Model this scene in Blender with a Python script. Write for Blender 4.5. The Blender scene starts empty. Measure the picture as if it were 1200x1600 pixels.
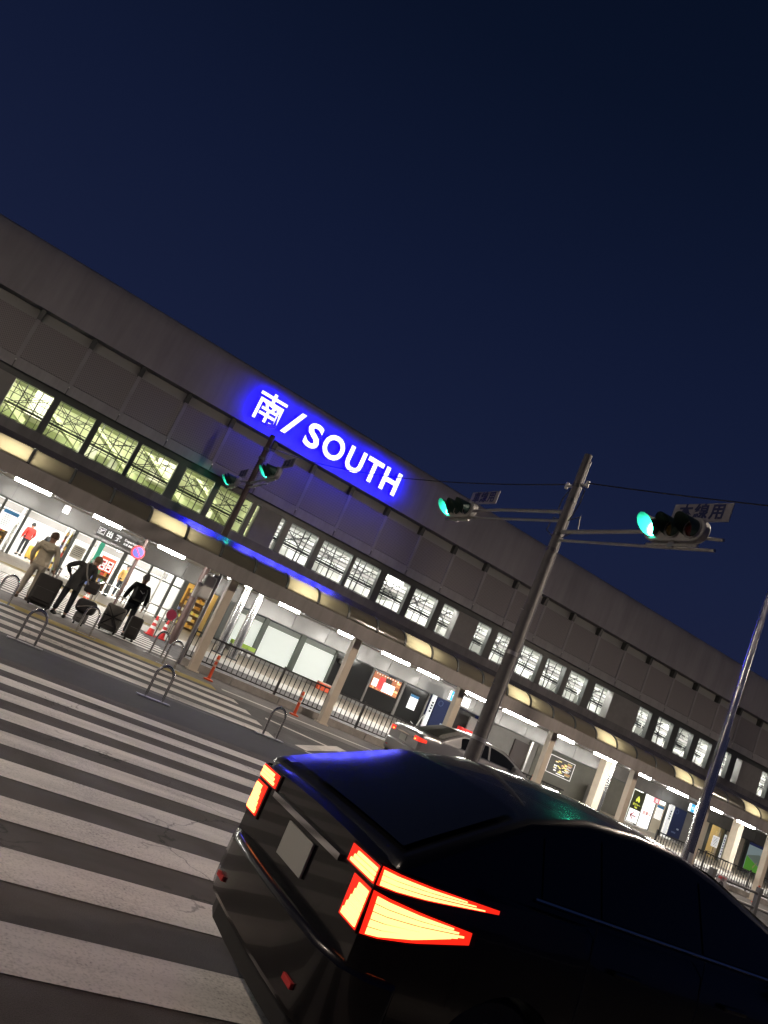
import bpy, bmesh, math, random
from mathutils import Vector, Matrix
random.seed(7)
S = bpy.context.scene
COL = S.collection
R = math.radians
PI = math.pi

# ------------------------------------------------------------------ camera, sky, exposure
cd = bpy.data.cameras.new('camera'); cam = bpy.data.objects.new('camera', cd); COL.objects.link(cam)
cd.sensor_fit = 'VERTICAL'; cd.sensor_height = 36.0; cd.sensor_width = 27.0
cd.lens = 1192.41 / 1600 * 36; cd.clip_start = 0.05; cd.clip_end = 2000
rx, ux, fx = (0.79841, -0.45144, 0.39843), (-0.45207, -0.01235, 0.8919), (0.39772, 0.89222, 0.21394)
cam.matrix_world = Matrix(((rx[0], ux[0], -fx[0], 0), (rx[1], ux[1], -fx[1], 0), (rx[2], ux[2], -fx[2], 1.62), (0, 0, 0, 1)))
S.camera = cam
W = bpy.data.worlds.new('World'); S.world = W; W.use_nodes = True
wn, wl = W.node_tree.nodes, W.node_tree.links
bg = wn['Background']
sky = wn.new('ShaderNodeTexSky'); sky.sky_type = 'NISHITA'; sky.sun_disc = False
sky.sun_elevation = R(-4.0); sky.sun_rotation = R(200); sky.air_density = 1.0; sky.dust_density = 0.6; sky.ozone_density = 4.0
mixn = wn.new('ShaderNodeMix'); mixn.data_type = 'RGBA'
# deep dusk blue that thins a little towards the horizon
tc = wn.new('ShaderNodeTexCoord'); sx = wn.new('ShaderNodeSeparateXYZ'); rp = wn.new('ShaderNodeValToRGB')
wl.new(tc.outputs['Generated'], sx.inputs[0]); wl.new(sx.outputs[2], rp.inputs[0])
rp.color_ramp.elements[0].position = 0.0; rp.color_ramp.elements[0].color = (0.0135, 0.0165, 0.0460, 1)
rp.color_ramp.elements[1].position = 0.90; rp.color_ramp.elements[1].color = (0.0016, 0.0040, 0.0125, 1)
e = rp.color_ramp.elements.new(0.28); e.color = (0.0088, 0.0138, 0.0440, 1)
e = rp.color_ramp.elements.new(0.50); e.color = (0.0056, 0.0098, 0.0330, 1)
e = rp.color_ramp.elements.new(0.70); e.color = (0.0030, 0.0062, 0.0200, 1)
mixn.inputs[0].default_value = 0.98
wl.new(sky.outputs[0], mixn.inputs[6]); wl.new(rp.outputs[0], mixn.inputs[7])
wl.new(mixn.outputs[2], bg.inputs[0]); bg.inputs[1].default_value = 1.0
S.view_settings.view_transform = 'Standard'; S.view_settings.look = 'None'
S.view_settings.exposure = 0.0; S.view_settings.gamma = 1.0; S.view_settings.use_curve_mapping = False
S.render.engine = 'CYCLES'
cy = S.cycles
cy.use_denoising = True; cy.max_bounces = 8; cy.diffuse_bounces = 3; cy.glossy_bounces = 4; cy.transparent_max_bounces = 12
cy.transmission_bounces = 4; cy.sample_clamp_indirect = 4.0; cy.caustics_reflective = False; cy.caustics_refractive = False
cy.use_light_tree = True

# ------------------------------------------------------------------ materials
MATS = {}
def mat(name, col, rough=0.6, metal=0.0, spec=0.5, noise=0.0, nscale=6.0, bump=0.0, bscale=40.0, coat=0.0, rvar=0.0):
    if name in MATS: return MATS[name]
    m = bpy.data.materials.new(name); m.use_nodes = True
    n, l = m.node_tree.nodes, m.node_tree.links
    b = n['Principled BSDF']
    b.inputs['Base Color'].default_value = (*col, 1); b.inputs['Roughness'].default_value = rough
    b.inputs['Metallic'].default_value = metal; b.inputs['Specular IOR Level'].default_value = spec
    b.inputs['Coat Weight'].default_value = coat; b.inputs['Coat Roughness'].default_value = 0.04
    if noise or bump or rvar:
        t = n.new('ShaderNodeTexCoord')
    if noise:
        nz = n.new('ShaderNodeTexNoise'); nz.inputs['Scale'].default_value = nscale; nz.inputs['Detail'].default_value = 8; nz.inputs['Roughness'].default_value = 0.65
        l.new(t.outputs['Object'], nz.inputs['Vector'])
        r = n.new('ShaderNodeMapRange'); r.inputs[1].default_value = 0.3; r.inputs[2].default_value = 0.7
        r.inputs[3].default_value = 1 - noise; r.inputs[4].default_value = 1 + noise
        l.new(nz.outputs[0], r.inputs[0])
        mx = n.new('ShaderNodeVectorMath'); mx.operation = 'SCALE'; mx.inputs[0].default_value = col
        l.new(r.outputs[0], mx.inputs['Scale']); l.new(mx.outputs[0], b.inputs['Base Color'])
    if rvar:
        nz2 = n.new('ShaderNodeTexNoise'); nz2.inputs['Scale'].default_value = nscale * 0.7; nz2.inputs['Detail'].default_value = 5
        l.new(t.outputs['Object'], nz2.inputs['Vector'])
        r2 = n.new('ShaderNodeMapRange'); r2.inputs[1].default_value = 0.3; r2.inputs[2].default_value = 0.7
        r2.inputs[3].default_value = max(0.02, rough - rvar); r2.inputs[4].default_value = min(1, rough + rvar)
        l.new(nz2.outputs[0], r2.inputs[0]); l.new(r2.outputs[0], b.inputs['Roughness'])
    if bump:
        nb = n.new('ShaderNodeTexNoise'); nb.inputs['Scale'].default_value = bscale; nb.inputs['Detail'].default_value = 4
        l.new(t.outputs['Object'], nb.inputs['Vector'])
        bp = n.new('ShaderNodeBump'); bp.inputs['Strength'].default_value = bump; bp.inputs['Distance'].default_value = 0.02
        l.new(nb.outputs[0], bp.inputs['Height']); l.new(bp.outputs[0], b.inputs['Normal'])
    MATS[name] = m
    return m
def emit(name, col, strength):
    if name in MATS: return MATS[name]
    m = bpy.data.materials.new(name); m.use_nodes = True
    b = m.node_tree.nodes['Principled BSDF']
    b.inputs['Base Color'].default_value = (*[min(.8, c) for c in col], 1)
    b.inputs['Emission Color'].default_value = (*col, 1); b.inputs['Emission Strength'].default_value = strength
    MATS[name] = m
    return m
def glass(name, tint=(1, 1, 1), refl=0.08, rough=0.02):
    """thin pane: see-through with a Fresnel mirror on it"""
    if name in MATS: return MATS[name]
    m = bpy.data.materials.new(name); m.use_nodes = True
    n, l = m.node_tree.nodes, m.node_tree.links
    n.remove(n['Principled BSDF'])
    tr = n.new('ShaderNodeBsdfTransparent'); tr.inputs[0].default_value = (*tint, 1)
    gl = n.new('ShaderNodeBsdfGlossy'); gl.inputs['Roughness'].default_value = rough
    fr = n.new('ShaderNodeFresnel'); ge = n.new('ShaderNodeNewGeometry'); rm = n.new('ShaderNodeMapRange')   # same mirror from either face
    rm.inputs[3].default_value = 1.5; rm.inputs[4].default_value = 1 / 1.5; l.new(ge.outputs['Backfacing'], rm.inputs[0]); l.new(rm.outputs[0], fr.inputs[0])
    mx = n.new('ShaderNodeMixShader')
    l.new(fr.outputs[0], mx.inputs[0]); l.new(tr.outputs[0], mx.inputs[1]); l.new(gl.outputs[0], mx.inputs[2])
    l.new(mx.outputs[0], n['Material Output'].inputs[0])
    MATS[name] = m
    return m
def transl(name, col, tr=0.5):
    if name in MATS: return MATS[name]
    m = bpy.data.materials.new(name); m.use_nodes = True
    n, l = m.node_tree.nodes, m.node_tree.links
    n.remove(n['Principled BSDF'])
    a = n.new('ShaderNodeBsdfTranslucent'); a.inputs[0].default_value = (*col, 1)
    d = n.new('ShaderNodeBsdfDiffuse'); d.inputs[0].default_value = (*[c * .25 for c in col], 1)
    g = n.new('ShaderNodeBsdfGlossy'); g.inputs['Roughness'].default_value = 0.12
    mx = n.new('ShaderNodeMixShader'); mx.inputs[0].default_value = tr
    fr = n.new('ShaderNodeFresnel'); fr.inputs[0].default_value = 1.5
    m2 = n.new('ShaderNodeMixShader')
    l.new(d.outputs[0], mx.inputs[1]); l.new(a.outputs[0], mx.inputs[2])
    l.new(fr.outputs[0], m2.inputs[0]); l.new(mx.outputs[0], m2.inputs[1]); l.new(g.outputs[0], m2.inputs[2])
    l.new(m2.outputs[0], n['Material Output'].inputs[0])
    MATS[name] = m
    return m

asphalt = mat('asphalt', (0.070, 0.059, 0.057), 0.85, noise=0.35, nscale=3.0, bump=0.55, bscale=120, rvar=.12)
asphalt2 = mat('asphalt_worn', (0.075, 0.070, 0.072), 0.8, noise=0.3, nscale=2.2, bump=0.45, bscale=120, rvar=.12)
median_m = mat('median_asphalt', (0.030, 0.030, 0.032), 0.8, noise=0.3, nscale=3, bump=0.4, bscale=100)
paint_m = None
concrete = mat('concrete', (0.33, 0.31, 0.29), 0.85, noise=0.2, nscale=4, bump=0.2, bscale=60)
tan_pave = mat('tan_paving', (0.42, 0.37, 0.31), 0.7, noise=0.15, nscale=5, bump=0.15, bscale=50)
tactile = mat('tactile_yellow', (0.34, 0.26, 0.07), 0.75, noise=0.25, nscale=5)
def streaky(name, col, rough, amt, sc):
    m = mat(name, col, rough); n, l = m.node_tree.nodes, m.node_tree.links; b = n['Principled BSDF']
    t = n.new('ShaderNodeTexCoord'); out = None
    for vec, dt in (((sc * 2.2, sc * 2.2, sc * .22), 6), ((sc * .25, sc * .25, sc * .25), 4)):
        mp = n.new('ShaderNodeMapping'); mp.inputs['Scale'].default_value = vec; l.new(t.outputs['Object'], mp.inputs[0])
        nz = n.new('ShaderNodeTexNoise'); nz.inputs['Scale'].default_value = 1; nz.inputs['Detail'].default_value = dt; nz.inputs['Roughness'].default_value = .6; l.new(mp.outputs[0], nz.inputs['Vector'])
        r = n.new('ShaderNodeMapRange'); r.inputs[1].default_value = .32; r.inputs[2].default_value = .68; r.inputs[3].default_value = 1 - amt; r.inputs[4].default_value = 1 + amt * .6; l.new(nz.outputs[0], r.inputs[0])
        if out is None: out = r.outputs[0]
        else:
            mu = n.new('ShaderNodeMath'); mu.operation = 'MULTIPLY'; l.new(out, mu.inputs[0]); l.new(r.outputs[0], mu.inputs[1]); out = mu.outputs[0]
    v = n.new('ShaderNodeVectorMath'); v.operation = 'SCALE'; v.inputs[0].default_value = col; l.new(out, v.inputs['Scale']); l.new(v.outputs[0], b.inputs['Base Color'])
    return m
roofmetal = streaky('roof_metal', (0.335, 0.318, 0.325), 0.55, .13, 1.0)
plate_m = streaky('facade_plate', (0.325, 0.308, 0.31), 0.55, .16, 1.6)
beam_m = streaky('dark_beam', (0.15, 0.14, 0.14), 0.5, .25, 1.3)
fascia_m = streaky('canopy_fascia', (0.26, 0.24, 0.23), 0.42, .2, 1.5)
band_m = mat('bulkhead_panel', (0.20, 0.19, 0.182), 0.24, spec=.9, noise=0.08, nscale=1.5, rvar=.05)
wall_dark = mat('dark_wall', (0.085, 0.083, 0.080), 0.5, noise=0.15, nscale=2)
wall_grey = mat('grey_wall', (0.22, 0.21, 0.20), 0.6, noise=0.12, nscale=1.5)
frame_m = mat('window_frame', (0.07, 0.075, 0.07), 0.4)
alu = mat('aluminium', (0.62, 0.61, 0.58), 0.3, metal=0.9)
steel = mat('polished_steel', (0.62, 0.62, 0.62), 0.22, metal=1.0, rvar=.06, nscale=5)
darksteel = mat('dark_steel', (0.10, 0.10, 0.105), 0.45, metal=0.3)
black = mat('black_metal', (0.020, 0.018, 0.018), 0.45)
cream = mat('cream_paint', (0.60, 0.53, 0.43), 0.55, noise=0.08, nscale=3)
white = mat('white_paint', (0.75, 0.75, 0.73), 0.5)
pole_m = mat('pole_concrete', (0.165, 0.16, 0.16), 0.75, noise=0.15, nscale=6, bump=.15, bscale=60)
galv = mat('galvanised', (0.42, 0.42, 0.43), 0.4, metal=0.7, noise=.12, nscale=8)
rubber = mat('rubber', (0.014, 0.014, 0.014), 0.7)
orange = mat('orange_plastic', (0.75, 0.10, 0.03), 0.45)
red_m = mat('red_paint', (0.55, 0.03, 0.03), 0.45)
navy = mat('navy_cloth', (0.012, 0.022, 0.085), 0.8)
brownm = mat('brown_pole_paint', (0.075, 0.045, 0.040), 0.5, noise=.15, nscale=5)
lattice_m = mat('bracing_steel', (0.025, 0.025, 0.024), 0.5)
pane_m = glass('pane_glass')
wallA = mat('room_wall_green_cast', (0.68, 0.71, 0.52), 0.7)  # green cast of the fluorescents put into the wall colour
wallB = mat('room_wall_white', (0.72, 0.73, 0.69), 0.7)
shopw = mat('shop_wall', (0.8, 0.8, 0.77), 0.7)
shopfl = mat('shop_floor', (0.62, 0.60, 0.56), 0.25)
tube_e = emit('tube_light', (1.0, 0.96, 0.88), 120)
def road_paint():
    m = mat('road_paint', (0.66, 0.62, 0.58), 0.6, bump=0.2, bscale=120)
    n, l = m.node_tree.nodes, m.node_tree.links; b = n['Principled BSDF']
    t = n.new('ShaderNodeTexCoord')
    a = n.new('ShaderNodeTexNoise'); a.inputs['Scale'].default_value = 1.1; a.inputs['Detail'].default_value = 10; a.inputs['Roughness'].default_value = .7
    c = n.new('ShaderNodeTexNoise'); c.inputs['Scale'].default_value = 60; c.inputs['Detail'].default_value = 4
    l.new(t.outputs['Object'], a.inputs['Vector']); l.new(t.outputs['Object'], c.inputs['Vector'])
    ad = n.new('ShaderNodeMath'); ad.operation = 'MULTIPLY'; l.new(a.outputs[0], ad.inputs[0]); l.new(c.outputs[0], ad.inputs[1])
    rm = n.new('ShaderNodeValToRGB')
    rm.color_ramp.elements[0].position = .10; rm.color_ramp.elements[0].color = (.16, .15, .145, 1)
    rm.color_ramp.elements[1].position = .27; rm.color_ramp.elements[1].color = (.66, .62, .58, 1)
    e2 = rm.color_ramp.elements.new(.17); e2.color = (.50, .47, .44, 1)
    mp = n.new('ShaderNodeMapping'); mp.inputs['Scale'].default_value = (.35, 3.2, 1); l.new(t.outputs['Object'], mp.inputs[0])
    tw = n.new('ShaderNodeTexNoise'); tw.inputs['Scale'].default_value = 1; tw.inputs['Detail'].default_value = 7; l.new(mp.outputs[0], tw.inputs['Vector'])
    tr = n.new('ShaderNodeMapRange'); tr.inputs[1].default_value = .35; tr.inputs[2].default_value = .7; tr.inputs[3].default_value = 1.08; tr.inputs[4].default_value = .72; l.new(tw.outputs[0], tr.inputs[0])
    vm = n.new('ShaderNodeVectorMath'); vm.operation = 'SCALE'; l.new(tr.outputs[0], vm.inputs['Scale'])
    l.new(ad.outputs[0], rm.inputs[0]); l.new(rm.outputs[0], vm.inputs[0]); l.new(vm.outputs[0], b.inputs['Base Color'])
    return m
paint_m = road_paint()
def cracks(m, depth=.45):
    """thin wandering cracks in patches, multiplied into the colour"""
    n, l = m.node_tree.nodes, m.node_tree.links; b = n['Principled BSDF']; t = n.new('ShaderNodeTexCoord')
    src = b.inputs['Base Color'].links[0].from_socket
    z = n.new('ShaderNodeTexNoise'); z.inputs['Scale'].default_value = 2.5; z.inputs['Detail'].default_value = 5; l.new(t.outputs['Object'], z.inputs['Vector'])
    ma = n.new('ShaderNodeVectorMath'); ma.operation = 'MULTIPLY_ADD'; ma.inputs[1].default_value = (.7, .7, .7); l.new(z.outputs['Color'], ma.inputs[0]); l.new(t.outputs['Object'], ma.inputs[2])
    v = n.new('ShaderNodeTexVoronoi'); v.feature = 'DISTANCE_TO_EDGE'; v.inputs['Scale'].default_value = .75; l.new(ma.outputs[0], v.inputs['Vector'])
    r = n.new('ShaderNodeMapRange'); r.inputs[1].default_value = .004; r.inputs[2].default_value = .011; r.inputs[3].default_value = depth; r.inputs[4].default_value = 1; l.new(v.outputs['Distance'], r.inputs[0])
    k = n.new('ShaderNodeTexNoise'); k.inputs['Scale'].default_value = .55; k.inputs['Detail'].default_value = 3; l.new(t.outputs['Object'], k.inputs['Vector'])
    km = n.new('ShaderNodeMapRange'); km.inputs[1].default_value = .50; km.inputs[2].default_value = .56; l.new(k.outputs[0], km.inputs[0])
    mx = n.new('ShaderNodeMix'); mx.inputs[2].default_value = 1; l.new(km.outputs[0], mx.inputs[0]); l.new(r.outputs[0], mx.inputs[3])
    s = n.new('ShaderNodeVectorMath'); s.operation = 'SCALE'; l.new(src, s.inputs[0]); l.new(mx.outputs[0], s.inputs['Scale']); l.new(s.outputs[0], b.inputs['Base Color'])
cracks(paint_m)
def tarmac(m, col):
    """aggregate specks, long wheel-path wear and repair patches"""
    n, l = m.node_tree.nodes, m.node_tree.links; b = n['Principled BSDF']; t = n.new('ShaderNodeTexCoord'); out = None
    for vec, sc, lo, hi in (((1, 1, 1), 180, .55, 1.5), ((.12, 1.1, 1), 1, .8, 1.2), ((.3, .3, 1), 1, .72, 1.25)):
        mp = n.new('ShaderNodeMapping'); mp.inputs['Scale'].default_value = vec; l.new(t.outputs['Object'], mp.inputs[0])
        z = n.new('ShaderNodeTexNoise'); z.inputs['Scale'].default_value = sc; z.inputs['Detail'].default_value = 6; z.inputs['Roughness'].default_value = .7; l.new(mp.outputs[0], z.inputs['Vector'])
        r = n.new('ShaderNodeMapRange'); r.inputs[1].default_value = .33; r.inputs[2].default_value = .67; r.inputs[3].default_value = lo; r.inputs[4].default_value = hi; l.new(z.outputs[0], r.inputs[0])
        if out is None: out = r.outputs[0]
        else:
            u = n.new('ShaderNodeMath'); u.operation = 'MULTIPLY'; l.new(out, u.inputs[0]); l.new(r.outputs[0], u.inputs[1]); out = u.outputs[0]
    v = n.new('ShaderNodeVectorMath'); v.operation = 'SCALE'; v.inputs[0].default_value = col; l.new(out, v.inputs['Scale']); l.new(v.outputs[0], b.inputs['Base Color'])
tarmac(asphalt, (0.066, 0.056, 0.054)); tarmac(asphalt2, (0.078, 0.072, 0.074)); tarmac(median_m, (0.032, 0.031, 0.034)); cracks(asphalt, .4); cracks(asphalt2, .4)
def perforated():
    m = mat('perforated_sheet', (0.30, 0.275, 0.27), 0.55)
    n, l = m.node_tree.nodes, m.node_tree.links; b = n['Principled BSDF']
    t = n.new('ShaderNodeTexCoord'); mp = n.new('ShaderNodeMapping'); mp.inputs['Rotation'].default_value = (0, R(45), 0); mp.inputs['Scale'].default_value = (15, 15, 15)
    l.new(t.outputs['Object'], mp.inputs[0])
    ck = n.new('ShaderNodeSeparateXYZ'); l.new(mp.outputs[0], ck.inputs[0])
    def s(o):
        f = n.new('ShaderNodeMath'); f.operation = 'FRACT'; l.new(ck.outputs[o], f.inputs[0])
        g = n.new('ShaderNodeMath'); g.operation = 'GREATER_THAN'; g.inputs[1].default_value = 0.42; l.new(f.outputs[0], g.inputs[0]); return g
    p = n.new('ShaderNodeMath'); p.operation = 'MULTIPLY'; a, c = s(0), s(2)
    l.new(a.outputs[0], p.inputs[0]); l.new(c.outputs[0], p.inputs[1])
    mx = n.new('ShaderNodeMix'); mx.data_type = 'RGBA'; mx.inputs[6].default_value = (0.30, 0.275, 0.27, 1); mx.inputs[7].default_value = (0.16, 0.15, 0.15, 1)
    l.new(p.outputs[0], mx.inputs[0]); l.new(mx.outputs[2], b.inputs['Base Color'])
    return m
perf_m = perforated()

# ------------------------------------------------------------------ mesh helpers
class MB:
    def __init__(s): s.v = []; s.f = []; s.m = []
    def add(s, vs, fs, mi=0):
        o = len(s.v); s.v += [tuple(p) for p in vs]
        for f in fs: s.f.append(tuple(o + i for i in f)); s.m.append(mi)
        return s
    def box(s, a, b, mi=0):
        x0, y0, z0 = a; x1, y1, z1 = b
        return s.add([(x0, y0, z0), (x1, y0, z0), (x1, y1, z0), (x0, y1, z0), (x0, y0, z1), (x1, y0, z1), (x1, y1, z1), (x0, y1, z1)],
                     [(0, 3, 2, 1), (4, 5, 6, 7), (0, 1, 5, 4), (1, 2, 6, 5), (2, 3, 7, 6), (3, 0, 4, 7)], mi)
    def tube(s, pts, r, n=8, mi=0, cap=True, closed=False):
        pts = [Vector(p) for p in pts]; rs = r if isinstance(r, (list, tuple)) else [r] * len(pts)
        rings = []; N = len(pts); up = None
        for i, p in enumerate(pts):
            if closed: d = pts[(i + 1) % N] - pts[i - 1]
            else: d = pts[min(i + 1, N - 1)] - pts[max(i - 1, 0)]
            d.normalize()
            if up is None:
                a = Vector((0, 0, 1)) if abs(d.z) < .9 else Vector((1, 0, 0)); up = d.cross(a).normalized()
            up = (up - d * up.dot(d)).normalized(); w = d.cross(up)
            rings.append([p + (up * math.cos(2 * PI * k / n) + w * math.sin(2 * PI * k / n)) * rs[i] for k in range(n)])
        vs = [q for ri in rings for q in ri]; fs = []
        for i in range(N if closed else N - 1):
            j = (i + 1) % N
            for k in range(n):
                k2 = (k + 1) % n; fs.append((i * n + k, i * n + k2, j * n + k2, j * n + k))
        if cap and not closed:
            fs.append(tuple(range(n - 1, -1, -1))); fs.append(tuple((N - 1) * n + k for k in range(n)))
        return s.add(vs, fs, mi)
    def cyl(s, c, r, h, n=16, mi=0, axis='z', r2=None):
        c = Vector(c); d = {'x': Vector((h, 0, 0)), 'y': Vector((0, h, 0)), 'z': Vector((0, 0, h))}[axis]
        return s.tube([c, c + d], [r, r if r2 is None else r2], n, mi)
    def prism(s, poly, axis, a, b, mi=0):
        """poly: 2D points; axis: extrusion axis from a to b"""
        def P(u, v, w): return {'x': (w, u, v), 'y': (u, w, v), 'z': (u, v, w)}[axis]
        n = len(poly); vs = [P(u, v, a) for u, v in poly] + [P(u, v, b) for u, v in poly]
        fs = [tuple(range(n)), tuple(range(2 * n - 1, n - 1, -1))] + [(i, n + i, n + (i + 1) % n, (i + 1) % n) for i in range(n)]
        return s.add(vs, fs, mi)
    def quad(s, a, b, c, d, mi=0): return s.add([a, b, c, d], [(0, 1, 2, 3)], mi)
    def lathe(s, prof, c, n=20, mi=0, axis='z'):
        rings = []; cx, cy, cz = c
        for r, h in prof:
            ring = []
            for k in range(n):
                u, v = r * math.cos(2 * PI * k / n), r * math.sin(2 * PI * k / n)
                ring.append({'z': (cx + u, cy + v, cz + h), 'x': (cx + h, cy + u, cz + v), 'y': (cx + u, cy + h, cz + v)}[axis])
            rings.append(ring)
        vs = [p for r_ in rings for p in r_]; fs = []
        for i in range(len(rings) - 1):
            for k in range(n):
                k2 = (k + 1) % n; fs.append((i * n + k, i * n + k2, (i + 1) * n + k2, (i + 1) * n + k))
        fs.append(tuple(range(n - 1, -1, -1))); fs.append(tuple((len(rings) - 1) * n + k for k in range(n)))
        return s.add(vs, fs, mi)
    def mesh(s, name, mats, smooth=False):
        me = bpy.data.meshes.new(name); me.from_pydata(s.v, [], s.f)
        for m in (mats if isinstance(mats, (list, tuple)) else [mats]): me.materials.append(m)
        me.polygons.foreach_set('material_index', s.m)
        b = bmesh.new(); b.from_mesh(me); bmesh.ops.recalc_face_normals(b, faces=b.faces); b.to_mesh(me); b.free()
        if smooth:
            me.polygons.foreach_set('use_smooth', [True] * len(me.polygons)); me.set_sharp_from_angle(angle=R(smooth if smooth is not True else 40))
        me.update()
        return me
    def build(s, name, mats, parent=None, smooth=False, loc=None):
        return link(name, s.mesh(name, mats, smooth), parent, loc)
def link(name, me, parent=None, loc=None):
    o = bpy.data.objects.new(name, me); COL.objects.link(o)
    if parent: o.parent = parent
    if loc: o.location = loc
    return o
def tag(o, label, cat, group=None, kind=None):
    if label: o['label'] = label
    if cat: o['category'] = cat
    if group: o['group'] = group
    if kind: o['kind'] = kind
    return o
def thing(name, label, cat, loc=(0, 0, 0), rz=0.0, group=None):
    o = bpy.data.objects.new(name, None); COL.objects.link(o); o.location = loc; o.rotation_euler = (0, 0, rz); o.empty_display_size = .2
    return tag(o, label, cat, group)
def struct(o): o['kind'] = 'structure'; return o
def copy_tree(o, parent=None):
    c = o.copy(); COL.objects.link(c); c.parent = parent
    for ch in list(o.children): copy_tree(ch, c)
    return c
def bevel(o, w, seg=2):
    m = o.modifiers.new('bevel', 'BEVEL'); m.width = w; m.segments = seg; m.limit_method = 'ANGLE'; m.angle_limit = R(35)
    return o
def text(name, body, size, m, parent, loc, rot=(R(90), 0, 0), ext=0.002, bold=0.0, align='CENTER', spacing=1.0, sx=1.0, res=2):
    c = bpy.data.curves.new('txt', 'FONT'); c.body = body; c.size = size; c.extrude = ext; c.offset = bold; c.resolution_u = res
    c.align_x = align; c.align_y = 'CENTER'; c.space_character = spacing
    o = bpy.data.objects.new('txt', c); COL.objects.link(o)
    dg = bpy.context.evaluated_depsgraph_get(); me = bpy.data.meshes.new_from_object(o.evaluated_get(dg))
    bpy.data.objects.remove(o); bpy.data.curves.remove(c)
    me.materials.clear(); me.materials.append(m)
    o = link(name, me, parent, loc); o.rotation_euler = rot; o.scale = (sx, 1, 1)
    return o

def zg(y):
    """height of the carriageway: level, then a gentle rise to the drop-off lane"""
    return 0.0 if y < 14.5 else (0.2 if y > 19.5 else 0.2 * (y - 14.5) / 5.0)
def zs(y):
    return 0.42 + 0.18 * min(1, max(0, (y - 29.5) / 6.5))

# ------------------------------------------------------------------ ground, roads, markings
def sheet(name, y0, y1, m, dz=0.0, x0=-120, x1=260):
    ys = sorted({y0, y1, *[y for y in (14.5, 19.5) if y0 < y < y1]})
    b = MB()
    for a, c in zip(ys, ys[1:]): b.quad((x0, a, zg(a) + dz), (x1, a, zg(a) + dz), (x1, c, zg(c) + dz), (x0, c, zg(c) + dz))
    return struct(b.build(name, m))
sheet('ground', -200, 900, asphalt, -0.06, -500, 900)
near_road = sheet('near_road', -14, 11.62, asphalt)
sheet('median', 11.62, 14.05, median_m, 0.004)
inner_road = sheet('inner_road', 14.05, 17.75, asphalt2)
island = sheet('crossing_island', 17.75, 20.35, mat('island_paving', (0.17, 0.155, 0.15), 0.8, noise=.25, nscale=3, bump=.3, bscale=80), 0.006)
drop_road = sheet('drop_off_road', 20.35, 29.5, asphalt2)
b = MB(); b.prism([(29.5, -0.1), (29.5, 0.40), (29.54, 0.42), (36.0, 0.6), (60, 0.6), (60, -0.1)], 'x', -60, 160)
sidewalk = struct(b.build('sidewalk', tan_pave))
b = MB(); b.prism([(29.38, 0.0), (29.38, 0.405), (29.495, 0.405), (29.495, 0.0)], 'x', -60, 160)
struct(b.build('sidewalk_kerb', mat('kerb_white', (0.62, 0.60, 0.57), 0.7, noise=.15, nscale=4)))
b = MB(); b.box((-120, -20, -0.05), (260, -14, 0.13)); struct(b.build('near_pavement', concrete))

def marks(parent, name, y0, n, x0, x1, period=0.9, w=0.45):
    for k in range(n):
        a = y0 + k * period; j = random.uniform(-.03, .03)
        bb = MB(); bb.quad((x0, a, zg(a) + .004), (x1 + j, a, zg(a) + .004), (x1 + j, a + w, zg(a + w) + .004), (x0, a + w, zg(a + w) + .004))
        bb.build(name, paint_m, parent)
marks(near_road, 'crossing_stripe', 1.67, 11, -9.0, 6.05)
marks(inner_road, 'crossing_stripe', 14.42, 4, -9.0, 6.30)
marks(drop_road, 'crossing_stripe', 20.75, 10, -9.0, 5.6)
def line(parent, name, p, q, w, dz=.005):
    p, q = Vector((p[0], p[1], 0)), Vector((q[0], q[1], 0)); d = (q - p).normalized(); n_ = Vector((-d.y, d.x, 0)) * w / 2
    c = [p - n_, q - n_, q + n_, p + n_]
    MB().add([(v.x, v.y, zg(v.y) + dz) for v in c], [(0, 1, 2, 3)]).build(name, paint_m, parent)
line(near_road, 'edge_line', (-60, 11.45), (-9.3, 11.45), .15); line(near_road, 'edge_line', (6.5, 11.45), (120, 11.45), .15)
line(near_road, 'lane_line', (9, 7.1), (14, 7.1), .15); line(near_road, 'lane_line', (19, 7.1), (24, 7.1), .15); line(near_road, 'lane_line', (29, 7.1), (34, 7.1), .15)
line(near_road, 'stop_line', (-10.2, 2.0), (-10.2, 11.2), .45)
line(inner_road, 'edge_line', (6.9, 14.25), (60, 14.25), .15)
line(island, 'edge_line', (6.2, 18.45), (60, 18.45), .16, .012)
for k in range(4): line(inner_road, 'hatch_bar', (6.9 + k * 1.3, 14.5), (8.9 + k * 1.3, 16.6), .28)
line(inner_road, 'hatch_bar', (6.8, 16.6), (12.5, 14.6), .18, .009)
b = MB(); b.quad((-60, 17.85, zg(17.85) + .013), (5.9, 17.85, zg(17.85) + .013), (5.9, 18.45, zg(18.45) + .013), (-60, 18.45, zg(18.45) + .013)); b.build('tactile_strip', tactile, island)
b = MB(); b.quad((-60, 29.75, .448), (7.5, 29.75, .448), (7.5, 30.2, .461), (-60, 30.2, .461)); b.build('tactile_strip', tactile, sidewalk)

# ------------------------------------------------------------------ terminal building
T = thing('terminal_building', 'long grey airport terminal with a lit row of windows under a broad metal roof edge', 'terminal building', (0, 31, 0))
def P(name, b, m, smooth=False):
    o = b.build(name, m, T, smooth); o.matrix_parent_inverse = T.matrix_world.inverted() if False else Matrix.Translation((0, -31, 0)); return o
XL, XR = -16.0, 72.0
FY = 31.0
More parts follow.
